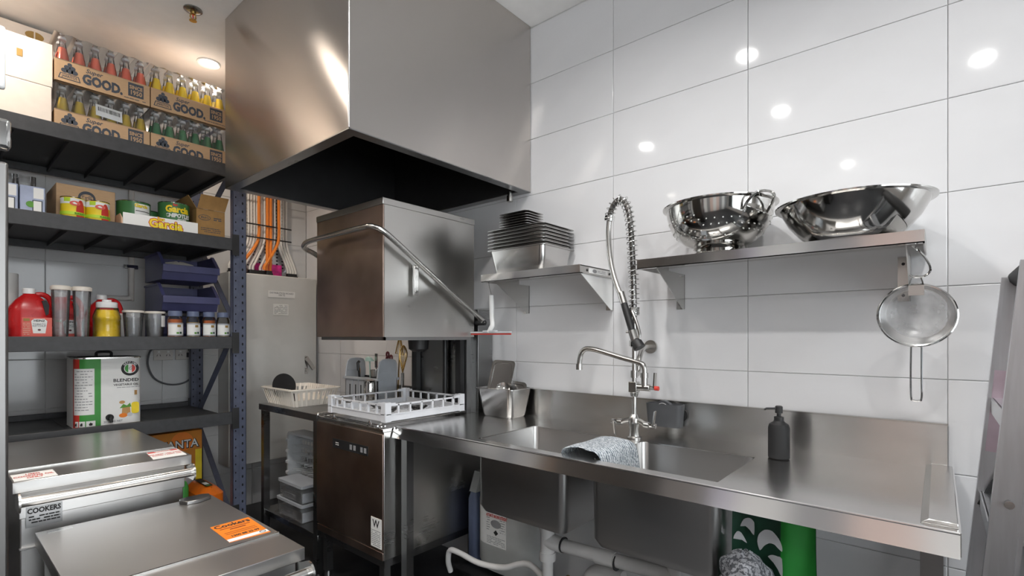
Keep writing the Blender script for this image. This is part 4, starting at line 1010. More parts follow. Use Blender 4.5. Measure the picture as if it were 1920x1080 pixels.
for i, z in enumerate(SH):
    h = .072
    for y in (KY0-.012, KY1-.018):
        bm = part(t, 'beam', MB().box(KX0, y, z-h, KX1+.004, y+.03, z), 'rackblack', bev=.002)
        for x in (KX0-.03, KX1-.010):
            cn = part(bm, 'beam_connector', MB().box(x, y-.006, z-h-.03, x+.040, y, z+.025), 'black', bev=.001)
    for x in (KX0, KX1-.02):
        part(t, 'end_beam', MB().box(x, KY0, z-h+.01, x+.02, KY1, z-LIPD-.002), 'rackblack')
    n = 6
    for k in range(n):
        a = KX0+(KX1-KX0)*k/n; b = KX0+(KX1-KX0)*(k+1)/n
        sp_ = part(t, 'shelf_panel', MB().box(a+.001, KY0+.018, z-LIPD-.004, b-.001, KY1-.018, z-LIPD), 'rackblack')
        part(sp_, 'stiffener', MB().box((a+b)/2-.025, KY0+.018, z-LIPD-.030, (a+b)/2-.02, KY1-.018, z-LIPD-.004).box(b-.012, KY0+.018, z-LIPD-.030, b-.001, KY1-.018, z-LIPD-.004), 'rackblack')
zs = [.12, .75, 1.38, 2.01, 2.40]
for x in (KX1+.03, KX0-.045):
    for k in range(4):
        ya, yb = (KY0+.03, KY1-.05) if k % 2 == 0 else (KY1-.05, KY0+.03)
        part(t, 'side_brace', MB().bar((x, ya, zs[k]), (x, yb, zs[k+1]), .032, .006, up=(0, 1, 0)), 'rackblue')
S1, S2, S3, S4, S5 = [z-LIPD+.0005 for z in SH]

# ---- top level: cartons
def carton(name, x0, y0, z0, x1, y1, z1, m, label, group=None, tape=True):
    t = thing(name, label, 'carton', ((x0+x1)/2, (y0+y1)/2, z0), group)
    b = part(t, 'box', MB().box(x0, y0, z0, x1, y1, z1), m, bev=.003)
    if tape: part(t, 'tape', MB().box((x0+x1)/2-.025, y0+.002, z1, (x0+x1)/2+.025, y1-.002, z1+.0006), 'cream')
    return t
carton('white_carton', .02, 3.30, S1, .408, 3.66, S1+.207, 'carton', 'white carton on the top shelf, lower of the front pair', 'white cartons')
wt = carton('white_carton', .02, 3.30, S1+.2078, .412, 3.66, S1+.418, 'carton', 'white carton on the top shelf, upper of the front pair', 'white cartons')
pl = part(wt, 'mark', MB().box(.285, 3.2985, S1+.315, .305, 3.2995, S1+.35), 'goldink')
wt = carton('white_carton', .02, 3.665, S1, .500, 4.0, S1+.30, 'carton', 'white carton at the back of the top shelf, lower one', 'white cartons')
wt = carton('white_carton', .02, 3.665, S1+.3008, .505, 4.0, S1+.632, 'carton', 'white carton with gold bean emblem at the back of the top shelf', 'white cartons')
for s in (-1, 1):
    part(wt, 'emblem', MB().prism([(.385+s*(.003+.034*math.cos(a)*(1 if math.cos(a) > 0 else 0)), S1+.590+.022*math.sin(a)) for a in [-PI/2+PI*k/10 for k in range(11)]], lambda u, v, d: (u, d, v), 3.6635, 3.6645), 'goldink')
# ---- soda trays and bottles
TW, TD = .388, .262
def soda_tray(x0, z0, label, film=True, code=False):
    y0 = 3.292
    t = thing('soda_tray', label, 'tray', (x0+TW/2, y0+TD/2, z0), 'cardboard soda trays')
    h = .112
    part(t, 'tray_floor', MB().box(x0, y0, z0, x0+TW, y0+TD, z0+.003), 'kraft')
    fr = part(t, 'tray_front', MB().box(x0, y0, z0, x0+TW, y0+.003, z0+h), 'kraft')
    part(t, 'tray_back', MB().box(x0, y0+TD-.003, z0, x0+TW, y0+TD, z0+h), 'kraft')
    for a in (x0, x0+TW-.003): part(t, 'tray_side', MB().box(a, y0+.003, z0, a+.003, y0+TD-.003, z0+h), 'kraft')
    yy = y0-.0006
    f = lambda u, v, d: (x0+u, y0-d, z0+v)
    part(fr, 'logo', MB().prism([(.012, .018), (.098, .018), (.090, .046), (.020, .046)], f, 0, .0005), 'ink')
    part(fr, 'logo_inset', MB().prism([(.017, .022), (.093, .022), (.087, .042), (.023, .042)], f, .0005, .0008), 'kraft')
    text(fr, 'JARRITOS', .017, 'ink', (x0+.055, y0-.0012, z0+.032), bold=.0004, sx=.80)
    for cx, cz, r in ((.036, .060, .013), (.056, .060, .013), (.074, .060, .013), (.046, .078, .012), (.066, .078, .012), (.056, .094, .009)):
        part(fr, 'logo_figure', MB().prism(disc(cx, cz, r, r*.9, 14), f, 0, .0005), 'ink')
    text(fr, 'Super', .030, 'ink', (x0+.150, yy, z0+.089), sx=.95, bold=.0005, shear=.25)
    text(fr, 'GOOD.', .066, 'ink', (x0+.186, yy, z0+.044), sx=.74, bold=.0036)
    part(fr, 'date_block', MB().prism([(.292, .030), (.360, .030), (.360, .102), (.292, .102)], f, 0, .0005), 'ink')
    text(fr, 'SINCE', .026, 'kraft', (x0+.326, y0-.0012, z0+.078), sx=.82, bold=.0008)
    text(fr, '1950', .034, 'kraft', (x0+.326, y0-.0012, z0+.050), sx=.80, bold=.0008)
    part(fr, 'fine_print', lines(MB(), 1, x0+.262, x0+.375, z0+.012, z0+.022, y0-.0006), 'ink')
    if film:
        zt = z0+.243; fm = MB(); n = 12
        prof = [(y0-.0012, z0+h*.98), (y0+.004, z0+h+.05), (y0+.008, z0+.2), (y0+.012, zt), (y0+TD-.012, zt), (y0+TD-.004, z0+h+.05), (y0+TD+.001, z0+h)]
        v = []
        for i in range(25):
            x = x0+TW*i/24; w = .004*math.cos(2*PI*i/4)
            for k, (y, z) in enumerate(prof): v.append((x, y, z+(w if 2 <= k <= 4 else 0)))
        k = len(prof)
        fm.add(v, [(i*k+j, i*k+j+1, (i+1)*k+j+1, (i+1)*k+j) for i in range(24) for j in range(k-1)])
        part(t, 'shrink_film', fm, 'film', label='clear shrink film over the bottles')
    if code:
        lb = part(t, 'barcode_label', MB().quad((x0+.158, y0+.002, z0+.130), (x0+.268, y0+.002, z0+.122), (x0+.268, y0+.0155, z0+.184), (x0+.158, y0+.0155, z0+.192)), 'paper', label='white barcode label')
        bc = MB(); x = .168
        while x < .258:
            w = random.choice((.001, .002, .003)); zz = z0+.158-(x-.158)*.07
            bc.quad((x0+x, y0+.0075, zz), (x0+x+w, y0+.0075, zz), (x0+x+w, y0+.0125, zz+.022), (x0+x, y0+.0125, zz+.022)); x += w+random.choice((.001, .002))
        part(lb, 'barcode', bc, 'inkblack')
    return t
def soda_bottle(m, label, group):
    t = thing('soda_bottle', label, 'bottle', (0, 0, 0), group, local=True)
    part(t, 'glass', MB().lathe([(.026, 0), (.0295, .004), (.0300, .075), (.0290, .100), (.0235, .140), (.0165, .175), (.0128, .200), (.0125, .222), (.0135, .224)], n=18), 'glass')
    part(t, 'soda', MB().lathe([(.024, .003), (.0283, .006), (.0288, .075), (.0278, .100), (.0222, .140), (.0175, .165), (.0152, .176), (.001, .1765)], n=18), m)
    part(t, 'cap', MB().lathe([(.0150, .217), (.0155, .220), (.0142, .229), (.0120, .231), (.001, .2312)], n=18), 'rackgrey')
    return t
proto = {}
def fill_tray(x0, z0, m, colour, where):
    for row in range(2):
        for k in range(6):
            lb = '%s soda bottle, %s from the white cartons, %s row of the %s' % (colour, ORD[k], 'front' if row == 0 else 'second', where)
            loc = (x0+.0335+.0642*k, 3.292+.036+.0635*row, z0+.0035); g = '%s soda bottles' % colour
            if m not in proto:
                o = soda_bottle(m, lb, g); o.location = loc; proto[m] = o
            else: dup(proto[m], loc, lb, g)
TX1, TX2 = .4175, .811
ZL, ZU = S1, S1+.2485
soda_tray(TX1, ZL, 'cardboard soda tray with barcode label beside the white cartons, lower layer', code=True)
soda_tray(TX1, ZU, 'cardboard soda tray of red bottles beside the white cartons, upper layer')
soda_tray(TX2, ZL, 'cardboard soda tray of green bottles next to the hood, lower layer')
soda_tray(TX2, ZU, 'cardboard soda tray of yellow bottles next to the hood, upper layer')
fill_tray(TX1, ZU, 'redsoda', 'red', 'upper tray'); fill_tray(TX2, ZU, 'yellowsoda', 'bright yellow', 'upper tray')
fill_tray(TX1, ZL, 'ambersoda', 'amber', 'lower tray'); fill_tray(TX2, ZL, 'greensoda', 'green', 'lower tray')

# ---- second level
for i, (x0, x1, lb) in enumerate(((.175, .292, 'blue and white wrapped pack beside the fridge, first of two'), (.298, .387, 'blue and white wrapped pack next to the brown carton, second of two'))):
    t = thing('wrapped_pack', lb, 'pack', ((x0+x1)/2, 3.39, S2), 'blue wrapped packs')
    b = part(t, 'box', MB().box(x0, 3.32, S2, x1, 3.46, S2+.158), 'bluebox', bev=.003)
    part(b, 'picture', MB().prism(disc(x0+(x1-x0)*.42, S2+.07, .017, .015), lambda u, v, d: (u, d, v), 3.3185, 3.3195), 'leaf')
    part(b, 'white_panel', MB().box(x1-.042, 3.319, S2+.1, x1-.006, 3.3198, S2+.152), 'paper')
    fp = part(b, 'black_frame', MB().box(x1-.046, 3.3188, S2+.02, x1-.010, 3.3196, S2+.092), 'ink')
    part(b, 'info_panel', MB().box(x1-.042, 3.3180, S2+.02, x1-.014, 3.3188, S2+.088), 'paper')
t = thing('clear_cup_pack', 'bundle of clear cups in film standing behind the blue packs', 'pack', (.28, 3.58, S2))
part(t, 'film', MB().rbox(.17, 3.50, S2, .375, 3.66, S2+.245, .015), 'film')
for k in range(3): part(t, 'cup_stack', MB().lathe([(.02, 0), (.031, .05), (.02, .05), (.031, .10), (.021, .10), (.031, .15), (.021, .15), (.031, .2), (.031, .24), (.001, .24)], (.205+.067*k, 3.58, S2+.001), 18), 'plastic')
t = carton('brown_carton', .440, 3.43, S2, .682, 3.74, S2+.222, 'kraft', 'closed brown carton with round blue emblem behind the red bean cans')
em = part(t, 'emblem', MB().prism(disc(.562, S2+.165, .036, .036, 28), lambda u, v, d: (u, d, v), 3.4288, 3.4298), 'ink')
part(em, 'emblem_centre', MB().prism(disc(.562, S2+.165, .026, .02, 24), lambda u, v, d: (u, d, v), 3.4280, 3.4288), 'kraft')
part(em, 'emblem_print', lines(MB(), 4, .541, .583, S2+.152, S2+.178, 3.4275, h=.55), 'ink')
def can(x, y, r, h, label, grp, body):
    t = thing('food_can', label, 'can', (x, y, S2), grp)
    b = part(t, 'tin', MB().lathe([(r-.002, 0), (r+.001, .002), (r, .005), (r, h-.005), (r+.001, h-.002), (r-.002, h), (r-.005, h-.004), (.001, h-.004)], (x, y, S2), 32), body)
    part(t, 'rim', MB().tube([(x+r*math.cos(a), y+r*math.sin(a), S2+h-.001) for a in [2*PI*k/28 for k in range(28)]], .0022, 6, loop=True), 'chrome')
    return t, b
for i, (x, lb) in enumerate(((.4975, 'yellow and red bean can in front of the brown carton, beside the blue packs'), (.5975, 'yellow and red bean can in front of the brown carton, beside the green cans'))):
    y = 3.375; r = .049; h = .140
    t, b = can(x, y, r, h, lb, 'yellow and red bean cans', 'yellowprint')
    part(b, 'white_band', MB().patch((x, y), r+.0006, -1.5, 1.5, S2+.105, S2+h-.006), 'paper')
    part(b, 'leaf_print', MB().patch((x, y), r+.001, -.9, -.35, S2+.115, S2+h-.006), 'limeprint')
    bean = [(.012*math.cos(a)*1.6+.30, .06+.058*math.sin(a)) for a in [2*PI*k/20 for k in range(20)]]
    m = MB(); n = 20; m.add([(x+(r+.0012)*math.sin(.5+.40*math.cos(2*PI*k/n)), y-(r+.0012)*math.cos(.5+.40*math.cos(2*PI*k/n)), S2+.066+.062*math.sin(2*PI*k/n)) for k in range(n)]+[(x+(r+.0022)*math.sin(.5), y-(r+.0022)*math.cos(.5), S2+.066)], [(k, (k+1) % n, n) for k in range(n)])
    part(b, 'bean_print', m, 'redprint')
    part(b, 'green_band', MB().patch((x, y), r+.0026, -1.45, 1.45, S2+.050, S2+.066), 'limeprint')
    text(b, 'BLENDED', .011, 'greenprint', (x+.020, y-r-.0022, S2+.057), wrap=0, bold=.0004, rot=(PI/2, 0, .4))
    nb = 16; part(b, 'red_badge', MB().add([(x+(r+.0028)*math.sin(.02+.42*math.cos(2*PI*k/nb)), y-(r+.0028)*math.cos(.02+.42*math.cos(2*PI*k/nb)), S2+.108+.012*math.sin(2*PI*k/nb)) for k in range(nb)], [tuple(range(nb))]), 'labelred')
for i, (x, y, lb) in enumerate(((.770, 3.46, 'green chilli can with white info panel in the white tray, beside the brown carton'), (.868, 3.60, 'green chilli can standing farthest back behind the white tray'), (.960, 3.44, 'green chilli can lettered chipotles in the white tray, beside the open carton'))):
    r = .078; h = (.185, .172, .212)[i]
    t, b = can(x, y, r, h, lb, 'green chilli cans', 'greencan')
    if i == 0:
        p = part(b, 'info_panel', MB().patch((x, y), r+.0008, -.15, .95, S2+.06, S2+h-.012), 'paper')
        for z in (.13, .108, .086): part(p, 'print_line', MB().patch((x, y), r+.0014, -.10, .90, S2+z, S2+z+.004), 'inkblack')
        text(b, 'Garcia', .026, 'yellowprint', (x+.02, y-r-.002, S2+.160), bold=.0012, wrap=r, rot=(PI/2, 0, .3))
    else:
        text(b, 'Garcia', .052, 'yellowprint', (x, y-r-.0012, S2+h-.042), bold=.0025, wrap=r+.001, sx=.92)
        text(b, 'los', .020, 'redprint', (x-.014, y-r-.0012, S2+h-.016), bold=.0012, wrap=r+.001)
        text(b, 'CHIPOTLES', .030, 'paper', (x+.002, y-r-.0012, S2+h-.078), bold=.0016, wrap=r+.001, sx=.88, shear=.15)
        text(b, 'EN ADOBO', .013, 'paper', (x+.01, y-r-.0012, S2+h-.098), bold=.0006, wrap=r+.001)
t = thing('display_tray', 'low white cardboard tray with yellow lettering holding the green cans', 'tray', (.86, 3.48, S2))
gx0, gx1, gy0, gy1 = .690, 1.040, 3.305, 3.72
# cans stand inside: floor sits just under them
fr = part(t, 'tray_front', MB().box(gx0, gy0, S2, gx1, gy0+.004, S2+.098), 'paper')
part(t, 'tray_back', MB().box(gx0, gy1-.004, S2, gx1, gy1, S2+.098), 'kraftpale')
part(t, 'tray_side', MB().prism([(gy0, S2), (gy1, S2), (gy1, S2+.098), (gy0+.05, S2+.098), (gy0+.01, S2+.07)], lambda u, v, d: (d, u, v), gx0-.004, gx0), 'skinpink')
part(t, 'tray_side', MB().box(gx1, gy0, S2, gx1+.004, gy1, S2+.098), 'paper')
text(fr, 'Garcia', .066, 'redprint', (.885, gy0-.0006, S2+.060), bold=.0058, sx=.92)
text(fr, 'Garcia', .066, 'yellowprint', (.885, gy0-.0012, S2+.060), bold=.0022, sx=.92)
text(fr, 'los', .028, 'redprint', (.862, gy0-.0014, S2+.087), bold=.003)
text(fr, 'los', .028, 'yellowprint', (.862, gy0-.0018, S2+.087), bold=.0008)
# open brown carton
ox0, ox1, oy0, oy1, oh = 1.062, 1.218, 3.385, 3.66, .205
t = thing('open_carton', 'small open brown carton with raised flaps at the rack end', 'carton', ((ox0+ox1)/2, (oy0+oy1)/2, S2))
fr = part(t, 'front_wall', MB().box(ox0, oy0, S2, ox1, oy0+.004, S2+oh), 'kraftdark')
part(t, 'back_wall', MB().box(ox0, oy1-.004, S2, ox1, oy1, S2+oh), 'kraftdark')
for x in (ox0, ox1-.004): part(t, 'side_wall', MB().box(x, oy0+.004, S2, x+.004, oy1-.004, S2+oh), 'kraftdark')
part(t, 'bottom', MB().box(ox0, oy0, S2, ox1, oy1, S2+.003), 'kraftdark')
part(t, 'flap', MB().bar((ox0+.01, oy0+.002, S2+oh), (ox0+.01, oy0+.002, S2+oh+.001), .001, .001).prism([(ox0+.002, 0), (ox1-.002, 0), (ox1+.012, .085), (ox0+.014, .085)], lambda u, v, d: (u, oy0-.008-v*.30+d, S2+oh+v*.95), 0, .003), 'kraftdark')
part(t, 'flap', MB().prism([(oy0, 0), (oy1, 0), (oy1-.01, .085), (oy0+.015, .085)], lambda u, v, d: (ox0-.002-v*.45+d, u, S2+oh+v*.85), 0, .003), 'kraftdark')
part(t, 'flap', MB().prism([(oy0, 0), (oy1, 0), (oy1-.01, .07), (oy0+.01, .07)], lambda u, v, d: (ox1-.01-v*.55+d, u, S2+oh-v*.6), 0, .003), 'kraftdark')
em = part(fr, 'emblem', MB().prism(disc(1.105, S2+.155, .033, .017, 28), lambda u, v, d: (u, d, v), oy0-.0008, oy0), 'ink')
part(em, 'emblem_centre', MB().prism(disc(1.105, S2+.155, .030, .014, 28), lambda u, v, d: (u, d, v), oy0-.0014, oy0-.0008), 'kraftdark')
text(em, "Rich's", .018, 'ink', (1.105, oy0-.002, S2+.155), bold=.0004, shear=.2)
part(fr, 'code_print', lines(MB(), 2, 1.155, 1.198, S2+.142, S2+.164, oy0-.0006, h=.65), 'ink')
part(fr, 'fine_print', lines(MB(), 3, 1.085, 1.195, S2+.065, S2+.098, oy0-.0006), 'ink')

# ---- third level
def at3(x, y): return (x, y, S3)
t = thing('paper_roll', 'white paper towel roll at the far end behind the ketchup jug', 'paper roll', at3(.250, 3.66))
part(t, 'roll', MB().lathe([(.06, 0), (.062, .002), (.062, .352), (.06, .355), (.02, .355), (.019, .33)], at3(.262, 3.66), 32, True, True), 'white')
t = thing('steel_pot', 'small grey pot with white lid edge beside the fridge', 'pot', at3(.200, 3.348))
part(t, 'body', MB().lathe([(.03, 0), (.042, .004), (.046, .075), (.043, .075), (.04, .006)], at3(.200, 3.348), 24), 'greyplastic')
part(t, 'lid', MB().lathe([(.055, .076), (.055, .084), (.03, .092), (.028, .106), (.001, .106)], at3(.200, 3.348), 24), 'cream')
def jug(x, y, label, s=1.0):
    t = thing('ketchup_jug', label, 'jug', at3(x, y), 'red ketchup jugs')
    hw, hd = .080*s, .062*s
    rs = []
    for ins, z in ((.012, 0), (.002, .01), (0, .03), (0, .155), (.006, .175), (.024, .205), (.046, .228), (.058, .240)):
        w, d = hw-ins, max(.018, hd-ins*.75)
        rs.append([(x+a, y+b, S3+z) for a, b in rrect(-w, -d, w, d, min(w, d)*.75, 5)])
    part(t, 'body', MB().rings(rs), 'red')
    part(t, 'cap', MB().lathe([(.021, .238), (.024, .240), (.024, .262), (.021, .266), (.001, .266)], at3(x-.005, y), 20), 'whitegloss')
    hm = smooth_path([(x+.02, y, S3+.236), (x+.045, y, S3+.238), (x+.068, y, S3+.222), (x+.080, y, S3+.185), (x+.079, y, S3+.14), (x+.070, y, S3+.11)], 5)
    part(t, 'grip', MB().tube(hm, .0125, 10), 'red')
    part(t, 'grip_gap', MB().prism([(x+.036, S3+.205), (x+.052, S3+.208), (x+.062, S3+.185), (x+.060, S3+.14), (x+.050, S3+.132), (x+.044, S3+.16)], lambda u, v, d: (u, d, v), y-hd-.0005, y-hd+.02), 'blackmatte', label='dark opening behind the grip')
    yl = y-hd-.001
    lb = part(t, 'label', MB().box(x-.035, yl, S3+.03, x+.072, yl+.001, S3+.122), 'labelred')
    part(lb, 'crest', MB().prism([(x+.004, S3+.045), (x+.048, S3+.045), (x+.055, S3+.105), (x+.045, S3+.116), (x+.008, S3+.116), (x-.003, S3+.105)], lambda u, v, d: (u, yl-d, v), 0, .0006), 'paper')
    text(lb, 'HEINZ', .014, 'inkblack', (x+.026, yl-.001, S3+.106), bold=.0004)
    text(lb, 'TOMATO\nKETCHUP', .011, 'inkgrey', (x+.026, yl-.001, S3+.085), bold=.0003, lead=.8)
    part(lb, 'tomato_print', MB().prism(disc(x+.026, S3+.062, .006, .005, 12), lambda u, v, d: (u, yl-d, v), 0, .001), 'maroon')
    part(lb, 'corner_print', MB().box(x-.030, yl-.0006, S3+.104, x-.008, yl, S3+.117), 'goldink')
    part(lb, 'fine_print', lines(MB(), 7, x-.031, x-.006, S3+.036, S3+.098, yl-.0006), 'skinpink')
jug(.342, 3.405, 'large red ketchup jug in front of the paper roll')
jug(.478, 3.555, 'red ketchup jug half hidden behind the tall clear tumblers')
jug(.665, 3.63, 'red ketchup jug hidden behind the yellow mustard jar')
for i, (x, lb) in enumerate(((.447, 'tall clear tumbler with white lid, beside the ketchup jug'), (.528, 'tall clear tumbler with white lid, beside the mustard jar'))):
    y = 3.345
    t = thing('tall_tumbler', lb, 'tumbler', at3(x, y), 'tall clear tumblers')
    part(t, 'cup', MB().lathe([(.026, 0), (.028, .004), (.037, .262), (.0385, .270), (.036, .270), (.027, .006), (.001, .005)], at3(x, y), 28), 'plastic')
    part(t, 'lid', MB().lathe([(.040, .262), (.041, .266), (.041, .279), (.034, .284), (.001, .284)], at3(x, y), 28), 'cream')
t = thing('mustard_jar', 'yellow mustard jar with white screw lid on the middle shelf', 'jar', at3(.634, 3.37))
j = at3(.634, 3.37)
part(t, 'mustard', MB().lathe([(.050, .002), (.057, .012), (.058, .03), (.056, .034), (.056, .118), (.058, .122), (.057, .135), (.046, .170), (.001, .172)], j, 32), 'mustard')
part(t, 'jar', MB().lathe([(.052, 0), (.0595, .012), (.0605, .030), (.0585, .034), (.0585, .118), (.0605, .122), (.0595, .137), (.048, .174), (.043, .182), (.043, .19)], j, 32, True, False), 'glass')
part(t, 'lid', MB().lathe([(.045, .182), (.046, .184), (.046, .208), (.042, .212), (.021, .213), (.020, .224), (.001, .226)], j, 28), 'whitegloss')
for i, (x, y, r, h, lb) in enumerate(((.735, 3.51, .042, .150, 'white lidded tub standing behind the two clear tubs'), (.755, 3.40, .047, .165, 'clear plastic tub with cream rim, beside the mustard jar'), (.857, 3.40, .047, .163, 'clear plastic tub with cream rim, beside the spice jars'))):
    t = thing('clear_tub', lb, 'tub', at3(x, y), 'clear tubs')
    part(t, 'tub', MB().lathe([(r*.76, 0), (r*.78, .003), (r, h-.004), (r*1.04, h), (r*.98, h), (r*.75, .005), (.001, .004)], at3(x, y), 28), 'plastic' if i else 'white')
    part(t, 'rim', MB().lathe([(r*1.0, h-.004), (r*1.07, h-.002), (r*1.07, h+.007), (r*.98, h+.009), (r*.9, h+.004)], at3(x, y), 28, False, i == 0), 'cream')
    if i: part(t, 'inner_cup', MB().lathe([(r*.6, .006), (r*.80, h-.03), (r*.76, h-.03), (r*.57, .008)], at3(x, y), 24), 'plastic')
    if i == 2: part(t, 'sticker', MB().patch((x, y), r+.001, .4, 1.1, S3+.085, S3+.148), 'paper')
for i, (x, m, lb) in enumerate(((.940, 'spicered', 'spice jar of red powder with blue lid beside the clear tub'), (1.031, 'spicetan', 'spice jar of tan powder with blue lid next to the red one'), (1.115, 'spicered', 'spice jar of brown-red powder with blue lid, second from the upright'), (1.193, 'spicetan', 'spice jar of tan powder with blue lid beside the rack upright'))):
    y = 3.345; r = .0385 if i == 0 else .0355
    t = thing('spice_jar', lb, 'jar', at3(x, y), 'spice jars'); c = at3(x, y)
    part(t, 'glass', MB().lathe([(r-.003, 0), (r, .004), (r, .125), (r*.88, .140), (r*.8, .148)], c, 26, True, False), 'glass')
    f = (.128, .112, .125, .10)[i]
    part(t, 'spice', MB().lathe([(r-.005, .003), (r-.003, .006), (r-.003, f), (.001, f+.002)], c, 26), m)
    part(t, 'lid', MB().lathe([(r*.84, .146), (r*.88, .148), (r*.88, .172), (r*.82, .176), (.001, .176)], c, 26), 'bluelid')
    lb_ = part(t, 'label', MB().patch((x, y), r+.0008, -1.25, 1.25, S3+.034, S3+.108, 14), 'paper')
    part(lb_, 'edge_band', MB().patch((x, y), r+.0014, -1.25, 1.25, S3+.100, S3+.108, 14).patch((x, y), r+.0014, -1.25, 1.25, S3+.034, S3+.040, 14), 'greyplastic')
    part(lb_, 'crown_print', MB().patch((x, y), r+.0015, .0, .50, S3+.083, S3+.097, 6), 'goldink')
    part(lb_, 'leaf_print', MB().patch((x, y), r+.0015, -.1, .25, S3+.045, S3+.055, 6), 'leaf')
    part(lb_, 'herb_print', MB().patch((x, y), r+.0015, .32, .62, S3+.045, S3+.057, 6), 'darkgreen')
# blue open-front bins stacked behind the spice jars
for i, (z, lb) in enumerate(((S3, 'navy open-front storage bin, lowest of three, behind the spice jars'), (S3+.185, 'navy open-front storage bin, middle of three above the spice jars'), (S3+.37, 'navy open-front storage bin, topmost of three holding a cream bundle'))):
    x0, x1, y0, y1, h = .915, 1.212, 3.47, 3.84, .165
    t = thing('parts_bin', lb, 'bin', ((x0+x1)/2, (y0+y1)/2, z), 'navy stacking bins')
    part(t, 'floor_plate', MB().box(x0+.012, y0+.03, z, x1-.012, y1, z+.004), 'bluebin')
    part(t, 'back_wall', MB().box(x0, y1-.005, z, x1, y1, z+h), 'bluebin')
    for x in (x0, x1-.005):
        part(t, 'side_wall', MB().prism([(y0+.03, z), (y1, z), (y1, z+h), (y0+.10, z+h), (y0+.06, z+.135), (y0, z+.085)], lambda u, v, d: (d, u, v), x, x+.005), 'bluebin')
        part(t, 'side_rib', MB().prism([(y0-.004, z+.085), (y0+.056, z+.137), (y0+.10, z+h+.004), (y0+.11, z+h), (y0+.066, z+.13), (y0+.006, z+.08)], lambda u, v, d: (d, u, v), x-.006, x+.011), 'bluebin')
    fw = part(t, 'front_wall', MB().prism([(y0+.03, z), (y0+.034, z), (y0+.012, z+.055), (y0+.004, z+.085), (y0, z+.085), (y0+.006, z+.055)], lambda u, v, d: (d, u, v), x0, x1), 'bluebin')
    part(fw, 'label_lip', MB().prism([(y0-.012, z+.045), (y0-.004, z+.045), (y0+.004, z+.088), (y0-.012, z+.088)], lambda u, v, d: (d, u, v), x0-.004, x1+.004), 'bluebin', bev=.002)
    part(t, 'stack_rail', MB().box(x0-.006, y0+.10, z+h-.012, x0, y1, z+h).box(x1, y0+.10, z+h-.012, x1+.006, y1, z+h), 'bluebin')
    if i == 2: crump('cloth_bundle', ((x0+x1)/2-.02, y0+.19, z+.07), .10, .09, .060, 'cream', 'cream cloth bundle inside the topmost navy bin', 9)

# ---- fourth level: big oil tin
x0, x1, y0, y1, z0, z1 = .512, .800, 3.405, 3.70, S4, S4+.372
t = thing('oil_tin', 'large white and green vegetable oil tin with tap on the low shelf', 'tin', ((x0+x1)/2, (y0+y1)/2, z0))
b = part(t, 'tin', MB().rbox(x0, y0, z0, x1, y1, z1, .055, 7, [(.004, 0), (0, .008), (0, .992), (.004, 1)]), 'paper')
part(t, 'top_rim', MB().rings([[(x, y, z) for x, y in rrect(x0-o, y0-o, x1+o, y1+o, .055, 7)] for o, z in ((-.006, z1), (.002, z1+.004), (.002, z1-.003), (-.002, z1-.003))], loop=True), 'satin')
part(t, 'base_rim', MB().rings([[(x, y, z) for x, y in rrect(x0-o, y0-o, x1+o, y1+o, .055, 7)] for o, z in ((-.002, z0+.004), (.002, z0+.004), (.002, z0), (-.002, z0))], loop=True), 'satin')
part(t, 'carry_handle', MB().tube(smooth_path([(.615, y0+.10, z1), (.614, y0+.10, z1+.024), (.628, y0+.10, z1+.031), (.665, y0+.10, z1+.031), (.679, y0+.10, z1+.024), (.678, y0+.10, z1)], 4), .007, 8), 'blackmatte')
def wrapf(u):
    """distance u along the tin front from its left rounded corner -> (x, y) just outside the skin"""
    r = .055; q = r*PI/2; e = .0008
    if u < q:
        a = u/r; return (x0+r-(r+e)*math.cos(a), y0+r-(r+e)*math.sin(a))
    return (x0+r+(u-q), y0-e)
def wrap_panel(u0, u1, za, zb, m, name, e=0, par=None, n=10):
    mb = MB(); v = []
    for k in range(n+1):
        px, py = wrapf(u0+(u1-u0)*k/n); 
        v += [(px, py-e, za), (px, py-e, zb)]
    mb.add(v, [(2*k, 2*k+2, 2*k+3, 2*k+1) for k in range(n)]); return part(par or b, name, mb, m)
wrap_panel(-.02, .046, z0+.006, z1-.004, 'redprint', 'red_stripe')
wrap_panel(.046, .135, z0+.006, z1-.004, 'greenprint', 'green_stripe')
ip = wrap_panel(.012, .108, z0+.075, z0+.318, 'paper', 'info_panel', .0006)
pm = MB()
for k in range(15):
    zz = z0+.302-.0145*k; u = .020+(.012 if k % 4 == 0 else 0); e_ = .100-(.02 if k % 3 == 1 else 0)
    while u < e_:
        w_ = random.uniform(.006, .018); A = wrapf(u); B_ = wrapf(min(e_, u+w_))
        if random.random() > .15: pm.quad((A[0]-.0006, A[1]-.0014, zz), (B_[0]-.0006, B_[1]-.0014, zz), (B_[0]-.0006, B_[1]-.0014, zz+.004), (A[0]-.0006, A[1]-.0014, zz+.004))
        u += w_+.003
part(b, 'fine_print', pm, 'inkgrey')
for k, (u0, u1) in enumerate(((.022, .040), (.044, .070), (.074, .112))):
    wrap_panel(u0, u1, z0+.012, z0+.042, 'paper', 'icon_panel', .0008)
    px, py = wrapf((u0+u1)/2); part(b, 'icon', MB().prism([(px-.006, z0+.018), (px+.006, z0+.018), (px+.008, z0+.028), (px-.002, z0+.034), (px-.008, z0+.026)], lambda u, v, d: (u, d, v), py-.0020, py-.0012), 'inkblack')
lx, lz = .742, z0+.312
for r, m, n_ in ((.040, 'inkblack', 'badge'), (.027, 'paper', 'badge_ring')):
    part(b, n_, MB().prism(disc(lx, lz, r, r, 32), lambda u, v, d: (u, d, v), y0-.0008-(.0006 if r < .03 else 0), y0), m)
